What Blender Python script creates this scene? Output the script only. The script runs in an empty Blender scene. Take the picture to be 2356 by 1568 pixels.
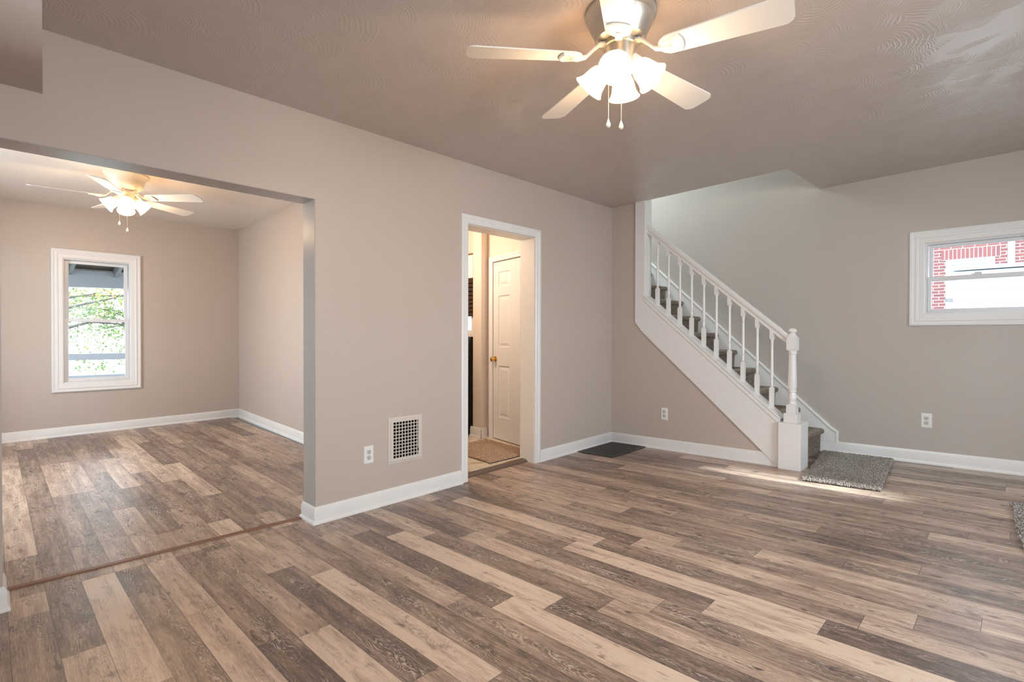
import bpy, bmesh, math, random
from mathutils import Vector, Matrix
random.seed(7)
sc = bpy.context.scene
C = sc.collection

# ------------------------------------------------------------------ camera, world, lights, exposure
F_PX = 1184.847
cam_d = bpy.data.cameras.new('camera')
cam = bpy.data.objects.new('camera', cam_d); C.objects.link(cam)
cam_d.sensor_width = 36.0; cam_d.lens = F_PX * 36.0 / 2356.0
cam_d.clip_start = 0.02; cam_d.clip_end = 200
YAW, PITCH, ROLL = 0.7914, -0.0099, 0.0022
fw = Vector((math.sin(YAW)*math.cos(PITCH), math.cos(YAW)*math.cos(PITCH), math.sin(PITCH)))
r0 = Vector((math.cos(YAW), -math.sin(YAW), 0)); u0 = r0.cross(fw)
rr = r0*math.cos(ROLL) + u0*math.sin(ROLL); uu = u0*math.cos(ROLL) - r0*math.sin(ROLL)
M = Matrix((rr, uu, -fw)).transposed().to_4x4(); M.translation = Vector((-4.703, -3.1363, 1.14))
cam.matrix_world = M
sc.camera = cam

sc.view_settings.view_transform = 'Standard'; sc.view_settings.look = 'None'
sc.view_settings.gamma = 1.0; sc.view_settings.use_curve_mapping = False
sc.view_settings.exposure = 0.0
sc.cycles.caustics_reflective = False; sc.cycles.caustics_refractive = False; sc.cycles.max_bounces = 9

world = bpy.data.worlds.new('overcast_sky'); sc.world = world; world.use_nodes = True
bg = world.node_tree.nodes['Background']
bg.inputs['Color'].default_value = (0.74, 0.86, 1.0, 1); bg.inputs['Strength'].default_value = 6.0

def area(name, loc, size, direction, power, color, spread=math.pi):
    d = bpy.data.lights.new(name, 'AREA'); d.shape = 'RECTANGLE'
    d.size, d.size_y = size; d.energy = power; d.color = color; d.spread = spread
    o = bpy.data.objects.new(name, d); C.objects.link(o); o.location = loc
    o.rotation_euler = Vector(direction).to_track_quat('-Z', 'Y').to_euler()
    return o
DAY = (0.90, 0.945, 1.0)
# daylight lamps outside their panes, except upstairs; the side windows are unseen fill
area('daylight_front_window', (-2.9, -5.75, 1.5), (1.9, 1.5), (0, 1, -0.30), 136, DAY)
area('added_side_fill', (-6.4, -4.15, 1.5), (1.4, 1.4), (1, 0.1, -0.25), 78, DAY)  # at an unseen window, added to fill the right wall
area('dining_side_fill', (-6.4, 2.4, 1.4), (1.4, 1.4), (1, 0, -0.30), 112, DAY)  # at an unseen window, power raised to fill the dining room
area('daylight_upstairs', (0.46, 1.1, 3.9), (0.7, 1.0), (0, -1, -0.55), 100, (0.76, 0.96, 1.0))  # hangs inside the stairwell; no upstairs window is built
# spot standing in for a sun sliver through the front door glass
sd = bpy.data.lights.new('sun_through_door_glass', 'SPOT'); sd.energy = 13000; sd.spot_size = math.radians(16)
sd.shadow_soft_size = 0.10; sd.color = (0.92, 0.97, 1.0)
so = bpy.data.objects.new('sun_through_door_glass', sd); C.objects.link(so); so.location = (-0.47, -8.2, 3.07)
so.rotation_euler = (Vector((-0.48, -1.95, 0.05)) - Vector(so.location)).to_track_quat('-Z', 'Y').to_euler()

# ------------------------------------------------------------------ measured place
T = 0.168; YB = 4.553; XC = 0.8449; TA = 0.0285; H = 2.5124
NB = math.hypot(1, TA)
def fz(x, y):
    return 0.0129*x - 0.0283*y if y < 0 else 0.0129*x + 0.0106*y
def cz(x, y): return H + 0.0002*x - 0.0097*y
def W(s, w, z):                     # stair frame: s along the stair wall towards the viewer, w into the stairs
    return Vector(((-TA*s + w)/NB, (-s - TA*w)/NB, z))
WC = XC/NB                          # w of the window wall
def fzw(s, w):
    p = W(s, w, 0); return fz(p.x, p.y)

# ------------------------------------------------------------------ materials
def mat(name):
    m = bpy.data.materials.new(name); m.use_nodes = True
    return m, m.node_tree.nodes, m.node_tree.links, m.node_tree.nodes['Principled BSDF']
def simple(name, col, rough=0.5, metal=0.0, noise=0.0, nscale=20, bump=0.0, bscale=200, emis=None, spec=0.5):
    m, N, L, P = mat(name)
    P.inputs['Base Color'].default_value = (*col, 1); P.inputs['Roughness'].default_value = rough
    P.inputs['Metallic'].default_value = metal; P.inputs['Specular IOR Level'].default_value = spec
    tc = N.new('ShaderNodeTexCoord')
    if noise:
        n = N.new('ShaderNodeTexNoise'); n.inputs['Scale'].default_value = nscale; n.inputs['Detail'].default_value = 4
        L.new(tc.outputs['Object'], n.inputs['Vector'])
        r = N.new('ShaderNodeMix'); r.data_type = 'RGBA'
        r.inputs['A'].default_value = (*[c*(1-noise) for c in col], 1); r.inputs['B'].default_value = (*[min(1, c*(1+noise)) for c in col], 1)
        L.new(n.outputs['Fac'], r.inputs['Factor']); L.new(r.outputs['Result'], P.inputs['Base Color'])
    if bump:
        n2 = N.new('ShaderNodeTexNoise'); n2.inputs['Scale'].default_value = bscale; n2.inputs['Detail'].default_value = 3
        L.new(tc.outputs['Object'], n2.inputs['Vector'])
        b = N.new('ShaderNodeBump'); b.inputs['Strength'].default_value = bump; b.inputs['Distance'].default_value = 0.002
        L.new(n2.outputs['Fac'], b.inputs['Height']); L.new(b.outputs['Normal'], P.inputs['Normal'])
    if emis:
        P.inputs['Emission Color'].default_value = (*emis[0], 1); P.inputs['Emission Strength'].default_value = emis[1]
    return m

MT = {}
MT['wall'] = simple('greige_wall_paint', (0.53, 0.458, 0.410), 0.42, noise=0.03, nscale=3, bump=0.12, bscale=160)
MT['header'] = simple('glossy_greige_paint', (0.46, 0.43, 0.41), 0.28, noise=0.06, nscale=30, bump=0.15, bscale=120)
MT['upper'] = simple('wall_paint_in_grey_light', (0.505, 0.455, 0.418), 0.42, noise=0.03, nscale=3, bump=0.12, bscale=160)  # same wall paint, greyed to put the cooler light into its colour
MT['trim'] = simple('white_trim_paint', (0.80, 0.79, 0.79), 0.33, noise=0.03, nscale=12, bump=0.05, bscale=90)
MT['jamb'] = simple('cream_jamb_paint', (0.78, 0.74, 0.68), 0.35, noise=0.04, nscale=10, bump=0.05)
MT['vinyl'] = simple('white_window_vinyl', (0.76, 0.76, 0.78), 0.3)
MT['plastic'] = simple('white_plastic', (0.82, 0.81, 0.80), 0.3)
MT['fan'] = simple('white_fan_enamel', (0.78, 0.76, 0.73), 0.38)
MT['fan_metal'] = simple('brushed_nickel', (0.56, 0.53, 0.48), 0.38, metal=0.75)
MT['cream_fan'] = simple('cream_fan_enamel', (0.78, 0.70, 0.58), 0.4)
MT['blade'] = simple('white_fan_blade', (0.80, 0.77, 0.73), 0.5)
MT['vent_paint'] = simple('painted_vent_metal', (0.66, 0.60, 0.555), 0.4)
MT['dark'] = simple('dark_slot', (0.008, 0.007, 0.006), 0.9, spec=0.05)  # near-black colour for the shade inside slots and behind vent grilles
MT['black_metal'] = simple('black_metal', (0.055, 0.052, 0.052), 0.35, metal=0.3)
MT['brass'] = simple('polished_brass', (0.80, 0.52, 0.16), 0.18, metal=1.0)
MT['chrome'] = simple('chrome', (0.75, 0.75, 0.76), 0.15, metal=1.0)
MT['stove'] = simple('black_enamel', (0.020, 0.018, 0.017), 0.25)
MT['blind'] = simple('dark_wood_slat', (0.045, 0.026, 0.017), 0.45, noise=0.3, nscale=30)
MT['kit_wall'] = simple('cream_kitchen_paint', (0.76, 0.665, 0.585), 0.45, noise=0.02, nscale=4)
MT['door'] = simple('white_door_paint', (0.78, 0.76, 0.74), 0.35)
MT['strip'] = simple('red_oak_strip', (0.19, 0.078, 0.040), 0.4, noise=0.3, nscale=40)
MT['threshold'] = simple('brown_threshold', (0.125, 0.085, 0.062), 0.4, noise=0.25, nscale=30)
MT['rubber'] = simple('rug_backing', (0.03, 0.028, 0.027), 0.8)
MT['leafstem'] = simple('tree_bark', (0.12, 0.10, 0.085), 0.9, noise=0.3, nscale=15)
MT['porch_white'] = simple('white_porch_paint', (0.62, 0.66, 0.74), 0.5)
MT['porch_joist'] = simple('weathered_joist', (0.26, 0.26, 0.25), 0.8, noise=0.3, nscale=20)
MT['porch_board'] = simple('weathered_roof_board', (0.13, 0.10, 0.075), 0.8, noise=0.5, nscale=9)
MT['siding'] = simple('white_siding', (0.72, 0.74, 0.78), 0.5)
MT['ground'] = simple('pale_concrete', (0.42, 0.42, 0.40), 0.9, noise=0.2, nscale=5)
MT['bead'] = simple('ball_chain', (0.75, 0.72, 0.66), 0.3, metal=0.8)
MT['fob'] = simple('white_pull_fob', (0.85, 0.78, 0.66), 0.4)

def glass_mat():
    m, N, L, P = mat('window_glass')
    out = [n for n in N if n.type == 'OUTPUT_MATERIAL'][0]; N.remove(P)
    t = N.new('ShaderNodeBsdfTransparent'); t.inputs['Color'].default_value = (0.96, 0.98, 0.97, 1)
    g = N.new('ShaderNodeBsdfGlossy'); g.inputs['Roughness'].default_value = 0.02
    fr = N.new('ShaderNodeFresnel'); fr.inputs['IOR'].default_value = 1.16
    mx = N.new('ShaderNodeMixShader'); L.new(fr.outputs['Fac'], mx.inputs['Fac'])
    L.new(t.outputs['BSDF'], mx.inputs[1]); L.new(g.outputs['BSDF'], mx.inputs[2]); L.new(mx.outputs['Shader'], out.inputs['Surface'])
    return m
MT['glass'] = glass_mat()

def shade_mat():                    # frosted glass shade of a lit lamp
    m, N, L, P = mat('lit_frosted_glass')
    out = [n for n in N if n.type == 'OUTPUT_MATERIAL'][0]
    P.inputs['Base Color'].default_value = (0.95, 0.88, 0.76, 1); P.inputs['Roughness'].default_value = 0.25
    P.inputs['Emission Color'].default_value = (1.0, 0.83, 0.55, 1); P.inputs['Emission Strength'].default_value = 0.42
    t = N.new('ShaderNodeBsdfTransparent'); t.inputs['Color'].default_value = (1, 0.93, 0.8, 1)
    mx = N.new('ShaderNodeMixShader'); mx.inputs['Fac'].default_value = 0.45
    L.new(P.outputs['BSDF'], mx.inputs[1]); L.new(t.outputs['BSDF'], mx.inputs[2]); L.new(mx.outputs['Shader'], out.inputs['Surface'])
    return m
MT['shade'] = shade_mat()
MT['bulb'] = simple('lit_bulb', (1, 0.95, 0.85), 0.4, emis=((1.0, 0.86, 0.62), 9.0))

def plank_mat():
    m, N, L, P = mat('limed_oak_plank')
    def math_(op, a, b=None, c=None):
        n = N.new('ShaderNodeMath'); n.operation = op
        for i, v in enumerate((a, b, c)):
            if v is None: continue
            if isinstance(v, (int, float)): n.inputs[i].default_value = v
            else: L.new(v, n.inputs[i])
        return n.outputs[0]
    def noise(vec, scale, detail=3, dist=0.0, rough=0.55):
        n = N.new('ShaderNodeTexNoise'); n.inputs['Scale'].default_value = scale; n.inputs['Detail'].default_value = detail
        n.inputs['Distortion'].default_value = dist; n.inputs['Roughness'].default_value = rough
        L.new(vec, n.inputs['Vector']); return n.outputs['Fac']
    def mapr(v, a, b, c, d):
        n = N.new('ShaderNodeMapRange'); n.clamp = True; L.new(v, n.inputs[0])
        for i, q in enumerate((a, b, c, d)): n.inputs[i+1].default_value = q
        return n.outputs[0]
    uv = N.new('ShaderNodeUVMap'); uv.uv_map = 'plank_uv'
    at = N.new('ShaderNodeAttribute'); at.attribute_name = 'tone'
    sep = N.new('ShaderNodeSeparateXYZ'); L.new(uv.outputs['UV'], sep.inputs[0])
    ta = N.new('ShaderNodeSeparateColor'); L.new(at.outputs['Color'], ta.inputs[0])
    tone, rnd, edge = ta.outputs[0], ta.outputs[1], ta.outputs[2]
    def vec(su, sv, off=0.0):
        c = N.new('ShaderNodeCombineXYZ')
        L.new(math_('MULTIPLY', sep.outputs[0], su), c.inputs[0]); L.new(math_('MULTIPLY', sep.outputs[1], sv), c.inputs[1])
        L.new(math_('MULTIPLY_ADD', rnd, 37.0, off), c.inputs[2]); return c.outputs[0]
    blotch = noise(vec(11, 2.6), 1.0, 4, 0.8, 0.6)
    streak = noise(vec(70, 3.4, 5.0), 1.0, 5, 0.5, 0.7)
    fine = noise(vec(420, 14, 9.0), 1.0, 3, 0.2, 0.7)
    knot = noise(vec(22, 9, 13.0), 1.0, 2, 0.4)
    pore = noise(vec(190, 9, 17.0), 1.0, 2, 0.3, 0.6)
    # cathedral arches: level lines of a bent sheet along the board
    cc = math_('SUBTRACT', sep.outputs[0], mapr(rnd, 0, 1, 0.045, 0.09))
    g = math_('MULTIPLY_ADD', math_('MULTIPLY', cc, cc), 1500.0, math_('MULTIPLY', sep.outputs[1], 7.0))
    g = math_('ADD', g, math_('MULTIPLY', noise(vec(20, 5.0, 21.0), 1.0, 3, 0.9), 7.0))
    sn = math_('SINE', math_('MULTIPLY', g, 8.5))
    line = mapr(sn, 0.35, 0.95, 0.0, 1.0)
    gate = mapr(noise(vec(11, 2.3, 31.0), 1.0, 2), 0.47, 0.56, 0.0, 1.0)
    band = mapr(math_('ABSOLUTE', cc), 0.020, 0.055, 1.0, 0.15)
    brk = mapr(noise(vec(90, 30, 33.0), 1.0, 2), 0.36, 0.56, 0.1, 1.0)
    lime = math_('MULTIPLY', math_('MULTIPLY', math_('MULTIPLY', line, gate), band), brk)
    dgrain = math_('MULTIPLY', math_('MULTIPLY', mapr(sn, -0.2, -0.95, 0.0, 1.0), gate), band)
    fleck = mapr(noise(vec(300, 26, 41.0), 1.0, 3, 0.0, 0.7), 0.565, 0.67, 0.0, 1.0)
    val = math_('MULTIPLY_ADD', tone, 0.98, 0.03)
    val = math_('ADD', val, math_('MULTIPLY', math_('SUBTRACT', blotch, 0.5), 1.05))
    val = math_('ADD', val, math_('MULTIPLY', math_('SUBTRACT', streak, 0.5), 0.85))
    val = math_('ADD', val, math_('MULTIPLY', math_('SUBTRACT', fine, 0.5), 1.1))
    zone = noise(vec(26, 1.5, 51.0), 1.0, 2, 0.4)
    val = math_('ADD', val, math_('MULTIPLY', math_('SUBTRACT', zone, 0.5), 0.80))
    val = math_('SUBTRACT', val, mapr(knot, 0.62, 0.75, 0.0, 0.60))
    val = math_('SUBTRACT', val, mapr(pore, 0.60, 0.72, 0.0, 0.28))
    val = math_('SUBTRACT', val, math_('MULTIPLY', dgrain, 0.20))
    ramp = N.new('ShaderNodeValToRGB'); L.new(val, ramp.inputs[0])
    e = ramp.color_ramp.elements
    e[0].position = 0.0; e[0].color = (0.092, 0.064, 0.051, 1)
    e[1].position = 1.0; e[1].color = (0.66, 0.520, 0.412, 1)
    for p, c in ((0.25, (0.178, 0.123, 0.097, 1)), (0.5, (0.315, 0.222, 0.173, 1)), (0.75, (0.455, 0.335, 0.262, 1))):
        q = e.new(p); q.color = c
    mx = N.new('ShaderNodeMix'); mx.data_type = 'RGBA'
    L.new(math_('MINIMUM', math_('MULTIPLY', math_('MAXIMUM', lime, math_('MULTIPLY', fleck, 0.75)), 0.80), 1.0), mx.inputs['Factor'])
    L.new(ramp.outputs['Color'], mx.inputs['A']); mx.inputs['B'].default_value = (0.58, 0.50, 0.44, 1)
    mx2 = N.new('ShaderNodeMix'); mx2.data_type = 'RGBA'; L.new(edge, mx2.inputs['Factor'])
    L.new(mx.outputs['Result'], mx2.inputs['A']); mx2.inputs['B'].default_value = (0.03, 0.022, 0.018, 1)
    L.new(mx2.outputs['Result'], P.inputs['Base Color'])
    L.new(mapr(streak, 0.2, 0.8, 0.30, 0.43), P.inputs['Roughness']); P.inputs['Specular IOR Level'].default_value = 0.75
    b = N.new('ShaderNodeBump'); b.inputs['Strength'].default_value = 0.18; b.inputs['Distance'].default_value = 0.0015
    L.new(math_('MULTIPLY', fine, 0.6), b.inputs['Height']); L.new(b.outputs['Normal'], P.inputs['Normal'])
    return m
MT['plank'] = plank_mat()

def ceiling_mat(name, col, strength):   # brushed swirl texture
    m, N, L, P = mat(name)
    P.inputs['Roughness'].default_value = 0.24; P.inputs['Base Color'].default_value = (*col, 1); P.inputs['Specular IOR Level'].default_value = 0.95
    tc = N.new('ShaderNodeTexCoord')
    nz = N.new('ShaderNodeTexNoise'); nz.inputs['Scale'].default_value = 5; L.new(tc.outputs['Object'], nz.inputs['Vector'])
    add = N.new('ShaderNodeMix'); add.data_type = 'VECTOR'; add.inputs['Factor'].default_value = 0.045
    L.new(tc.outputs['Object'], add.inputs['A']); L.new(nz.outputs['Color'], add.inputs['B'])
    h = None
    def M_(op, a, b_=None, c_=None):
        n = N.new('ShaderNodeMath'); n.operation = op
        for q, v_ in enumerate((a, b_, c_)):
            if v_ is None: continue
            if isinstance(v_, (int, float)): n.inputs[q].default_value = v_
            else: L.new(v_, n.inputs[q])
        return n.outputs[0]
    for sc_, fr, off in ((3.6, 120.0, 0.0), (3.0, 104.0, 7.3), (4.4, 135.0, 13.9)):
        mp = N.new('ShaderNodeMapping'); mp.inputs['Location'].default_value = (off, off*0.6, 0); L.new(add.outputs['Result'], mp.inputs['Vector'])
        v = N.new('ShaderNodeTexVoronoi'); v.voronoi_dimensions = '2D'; v.inputs['Scale'].default_value = sc_; L.new(mp.outputs['Vector'], v.inputs['Vector'])
        fn = N.new('ShaderNodeTexNoise'); fn.inputs['Scale'].default_value = 40; fn.inputs['Detail'].default_value = 2; L.new(mp.outputs['Vector'], fn.inputs['Vector'])
        s_ = M_('SINE', M_('MULTIPLY_ADD', fn.outputs['Fac'], 3.0, M_('MULTIPLY', v.outputs['Distance'], fr)))
        ridge = M_('POWER', M_('MULTIPLY_ADD', s_, 0.5, 0.5), 4.0)
        df = N.new('ShaderNodeVectorMath'); df.operation = 'SUBTRACT'; L.new(mp.outputs['Vector'], df.inputs[0]); L.new(v.outputs['Position'], df.inputs[1])
        nm = N.new('ShaderNodeVectorMath'); nm.operation = 'NORMALIZE'; L.new(df.outputs[0], nm.inputs[0])
        rd = N.new('ShaderNodeVectorMath'); rd.operation = 'MULTIPLY_ADD'; L.new(v.outputs['Color'], rd.inputs[0]); rd.inputs[1].default_value = (0.9, 0.9, 0); rd.inputs[2].default_value = (0.15, -0.75, 0)
        rn = N.new('ShaderNodeVectorMath'); rn.operation = 'NORMALIZE'; L.new(rd.outputs[0], rn.inputs[0])
        dt = N.new('ShaderNodeVectorMath'); dt.operation = 'DOT_PRODUCT'; L.new(nm.outputs[0], dt.inputs[0]); L.new(rn.outputs[0], dt.inputs[1])
        mr = N.new('ShaderNodeMapRange'); L.new(dt.outputs['Value'], mr.inputs[0]); mr.inputs[1].default_value = 0.15; mr.inputs[2].default_value = 0.45
        mu = M_('MULTIPLY', ridge, mr.outputs[0])
        h = mu if h is None else M_('MAXIMUM', h, mu)
    b = N.new('ShaderNodeBump'); b.inputs['Strength'].default_value = strength; b.inputs['Distance'].default_value = 0.004
    L.new(h, b.inputs['Height']); L.new(b.outputs['Normal'], P.inputs['Normal'])
    return m
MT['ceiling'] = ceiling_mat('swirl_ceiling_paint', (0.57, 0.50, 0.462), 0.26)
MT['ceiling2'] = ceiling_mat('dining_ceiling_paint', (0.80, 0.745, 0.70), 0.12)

def carpet_mat(name, c1, c2, scale):
    m, N, L, P = mat(name); P.inputs['Roughness'].default_value = 0.95; P.inputs['Specular IOR Level'].default_value = 0.1
    tc = N.new('ShaderNodeTexCoord'); n = N.new('ShaderNodeTexNoise'); n.inputs['Scale'].default_value = scale; n.inputs['Detail'].default_value = 3
    L.new(tc.outputs['Object'], n.inputs['Vector'])
    r = N.new('ShaderNodeValToRGB'); r.color_ramp.elements[0].position = 0.38; r.color_ramp.elements[1].position = 0.66
    r.color_ramp.elements[0].color = (*c1, 1); r.color_ramp.elements[1].color = (*c2, 1)
    L.new(n.outputs['Fac'], r.inputs[0]); L.new(r.outputs['Color'], P.inputs['Base Color'])
    b = N.new('ShaderNodeBump'); b.inputs['Strength'].default_value = 0.9; b.inputs['Distance'].default_value = 0.004
    L.new(n.outputs['Fac'], b.inputs['Height']); L.new(b.outputs['Normal'], P.inputs['Normal'])
    return m
MT['carpet'] = carpet_mat('taupe_stair_carpet', (0.12, 0.10, 0.082), (0.44, 0.375, 0.31), 130)
MT['rug'] = carpet_mat('taupe_rug_pile', (0.24, 0.21, 0.19), (0.66, 0.60, 0.55), 120)
MT['rug_tan'] = carpet_mat('tan_rug_pile', (0.45, 0.29, 0.19), (0.90, 0.68, 0.50), 120)

def tile_mat():
    m, N, L, P = mat('cream_marble_floor'); P.inputs['Roughness'].default_value = 0.3
    tc = N.new('ShaderNodeTexCoord'); n = N.new('ShaderNodeTexNoise'); n.inputs['Scale'].default_value = 4; n.inputs['Detail'].default_value = 6; n.inputs['Distortion'].default_value = 2.5
    L.new(tc.outputs['Object'], n.inputs['Vector'])
    r = N.new('ShaderNodeValToRGB'); r.color_ramp.elements[0].position = 0.3; r.color_ramp.elements[0].color = (0.48, 0.36, 0.22, 1)
    r.color_ramp.elements[1].position = 0.5; r.color_ramp.elements[1].color = (0.74, 0.66, 0.52, 1)
    L.new(n.outputs['Fac'], r.inputs[0]); L.new(r.outputs['Color'], P.inputs['Base Color'])
    return m
MT['tile'] = tile_mat()

def brick_mat(name, rot=False):
    m, N, L, P = mat(name); P.inputs['Roughness'].default_value = 0.9
    uv = N.new('ShaderNodeUVMap'); uv.uv_map = 'plank_uv'
    b = N.new('ShaderNodeTexBrick'); L.new(uv.outputs['UV'], b.inputs['Vector'])
    b.inputs['Color1'].default_value = (0.31, 0.115, 0.105, 1); b.inputs['Color2'].default_value = (0.25, 0.098, 0.098, 1); b.inputs['Mortar'].default_value = (0.60, 0.55, 0.50, 1)
    b.inputs['Scale'].default_value = 1.0; b.inputs['Mortar Size'].default_value = 0.007; b.inputs['Brick Width'].default_value = 0.205; b.inputs['Row Height'].default_value = 0.072
    if rot:
        b.inputs['Brick Width'].default_value = 0.072; b.inputs['Row Height'].default_value = 0.25; b.offset = 0.0
    L.new(b.outputs['Color'], P.inputs['Base Color'])
    return m
MT['brick'] = brick_mat('red_brick'); MT['soldier'] = brick_mat('red_brick_soldier', True)

def leaf_mat():
    m, N, L, P = mat('maple_leaf'); P.inputs['Roughness'].default_value = 0.6
    at = N.new('ShaderNodeAttribute'); at.attribute_name = 'tone'
    r = N.new('ShaderNodeValToRGB'); e = r.color_ramp.elements
    e[0].color = (0.13, 0.22, 0.075, 1); e[1].color = (0.62, 0.34, 0.08, 1); q = e.new(0.6); q.color = (0.30, 0.36, 0.11, 1)
    s = N.new('ShaderNodeSeparateColor'); L.new(at.outputs['Color'], s.inputs[0]); L.new(s.outputs[0], r.inputs[0])
    L.new(r.outputs['Color'], P.inputs['Base Color'])
    return m
MT['leaf'] = leaf_mat()

# ------------------------------------------------------------------ mesh building
class MB:
    def __init__(self, mx=None):
        self.v = []; self.f = []; self.mx = mx or (lambda x, y, z: Vector((x, y, z)))
    def pt(self, x, y, z): self.v.append(self.mx(x, y, z)); return len(self.v)-1
    def hexa(self, p):               # bottom four, then top four, both counter-clockwise from above
        i = [self.pt(*q) for q in p]
        for f in ((3, 2, 1, 0), (4, 5, 6, 7), (0, 1, 5, 4), (1, 2, 6, 5), (2, 3, 7, 6), (3, 0, 4, 7)): self.f.append([i[k] for k in f])
        return self
    def box(self, x0, x1, y0, y1, z0, z1):
        return self.hexa([(x0, y0, z0), (x1, y0, z0), (x1, y1, z0), (x0, y1, z0), (x0, y0, z1), (x1, y0, z1), (x1, y1, z1), (x0, y1, z1)])
    def loops(self, rings, cap0=True, cap1=True, closed=False):
        idx = [[self.pt(*p) for p in r] for r in rings]; n = len(rings[0]); m = len(idx)
        for a in range(m if closed else m-1):
            A, B = idx[a], idx[(a+1) % m]
            for k in range(n): self.f.append([A[k], A[(k+1) % n], B[(k+1) % n], B[k]])
        if not closed:
            if cap0: self.f.append(idx[0][::-1])
            if cap1: self.f.append(idx[-1])
        return self
    def lathe(self, prof, n=24, o=(0, 0, 0), cap0=True, cap1=True):   # prof: (r, z)
        rings = [[(o[0]+r*math.cos(2*math.pi*k/n), o[1]+r*math.sin(2*math.pi*k/n), o[2]+z) for k in range(n)] for r, z in prof]
        return self.loops(rings, cap0, cap1)
    def sq_lathe(self, prof, o=(0, 0, 0), n=16):   # prof: (half width, z, squareness 0..1)
        rings = []
        for r, z, q in prof:
            ring = []
            for k in range(n):
                a = 2*math.pi*k/n; c, s = math.cos(a), math.sin(a); m = max(abs(c), abs(s))
                rad = (1-q) + q/m
                ring.append((o[0]+r*c*rad, o[1]+r*s*rad, o[2]+z))
            rings.append(ring)
        return self.loops(rings)
    def prism(self, poly, a, b, axis='y'):   # poly in the other two axes
        def P(p, t):
            return {'x': (t, p[0], p[1]), 'y': (p[0], t, p[1]), 'z': (p[0], p[1], t)}[axis]
        return self.loops([[P(p, a) for p in poly], [P(p, b) for p in poly]])
    def tube(self, path, r, n=8):
        rings = []
        for i, p in enumerate(path):
            p = Vector(p); t = (Vector(path[min(i+1, len(path)-1)]) - Vector(path[max(i-1, 0)])).normalized()
            a = t.orthogonal().normalized() if i == 0 else (a - t*a.dot(t)).normalized()
            b = t.cross(a); rad = r[i] if isinstance(r, (list, tuple)) else r
            rings.append([tuple(p + (a*math.cos(2*math.pi*k/n) + b*math.sin(2*math.pi*k/n))*rad) for k in range(n)])
        return self.loops(rings)

def base_of(o):
    p = Vector((0, 0, 0))
    while o is not None: p = p + o.location; o = o.parent
    return p
def obj(name, mb, m, parent=None, smooth=None, bevel=0.0, seg=2, kind=None):
    base = base_of(parent)
    me = bpy.data.meshes.new(name)
    vs = [v - base for v in mb.v]
    org = Vector((0, 0, 0))
    if parent is None and vs:
        lo = Vector((min(v.x for v in vs), min(v.y for v in vs), min(v.z for v in vs))); hi = Vector((max(v.x for v in vs), max(v.y for v in vs), max(v.z for v in vs)))
        org = Vector(((lo.x+hi.x)/2, (lo.y+hi.y)/2, lo.z)); vs = [v - org for v in vs]
    me.from_pydata([tuple(v) for v in vs], [], mb.f); me.materials.append(m)
    bm = bmesh.new(); bm.from_mesh(me); bmesh.ops.remove_doubles(bm, verts=bm.verts, dist=1e-6)
    bmesh.ops.recalc_face_normals(bm, faces=bm.faces); bm.to_mesh(me); bm.free()
    if smooth is not None:
        me.polygons.foreach_set('use_smooth', [True]*len(me.polygons)); me.set_sharp_from_angle(angle=math.radians(smooth))
    o = bpy.data.objects.new(name, me); C.objects.link(o); o.location = org
    if parent is not None: o.parent = parent; o.location = (0, 0, 0)
    if bevel:
        b = o.modifiers.new('edge', 'BEVEL'); b.width = bevel; b.segments = seg; b.limit_method = 'ANGLE'; b.angle_limit = math.radians(40)
    if kind: o['kind'] = kind
    return o
def struct(name, mb, m, **k):
    return obj(name, mb, m, kind='structure', **k)
def thing(name, label, cat, loc, group=None, rz=0.0):
    o = bpy.data.objects.new(name, None); C.objects.link(o); o.location = loc; o.rotation_euler = (0, 0, rz); o.empty_display_size = 0.05
    o['label'] = label; o['category'] = cat
    if group: o['group'] = group
    return o
def tag(o, label, cat, group=None):
    o['label'] = label; o['category'] = cat
    if group: o['group'] = group
    return o
def dup(root, loc, rz, label, group=None):
    r = root.copy(); C.objects.link(r); r.location = loc; r.rotation_euler = (0, 0, rz); r['label'] = label
    if group: r['group'] = group
    for ch in list(root.children):
        c = ch.copy(); C.objects.link(c); c.parent = r
        for g in list(ch.children):
            d = g.copy(); C.objects.link(d); d.parent = c
    return r

def grid_wall(us, zs, holes, t0, t1, f):
    """slab with rectangular holes as one welded mesh; f(u, t, z) -> point; holes: (u0, u1, z0, z1)"""
    mb = MB(lambda x, y, z: f(x, y, z)); id_ = {}
    def P(u, t, z):
        k = (u, t, z)
        if k not in id_: id_[k] = mb.pt(u, t, z)
        return id_[k]
    def solid(i, j):
        if not (0 <= i < len(us)-1 and 0 <= j < len(zs)-1): return False
        cu, cz_ = (us[i]+us[i+1])/2, (zs[j]+zs[j+1])/2
        return not any(h[0] < cu < h[1] and h[2] < cz_ < h[3] for h in holes)
    for i in range(len(us)-1):
        for j in range(len(zs)-1):
            if not solid(i, j): continue
            a, b, c, d = us[i], us[i+1], zs[j], zs[j+1]
            mb.f.append([P(a, t0, c), P(b, t0, c), P(b, t0, d), P(a, t0, d)]); mb.f.append([P(a, t1, d), P(b, t1, d), P(b, t1, c), P(a, t1, c)])
            if not solid(i-1, j): mb.f.append([P(a, t0, c), P(a, t0, d), P(a, t1, d), P(a, t1, c)])
            if not solid(i+1, j): mb.f.append([P(b, t0, d), P(b, t0, c), P(b, t1, c), P(b, t1, d)])
            if not solid(i, j-1): mb.f.append([P(b, t0, c), P(a, t0, c), P(a, t1, c), P(b, t1, c)])
            if not solid(i, j+1): mb.f.append([P(a, t0, d), P(b, t0, d), P(b, t1, d), P(a, t1, d)])
    return mb

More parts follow.
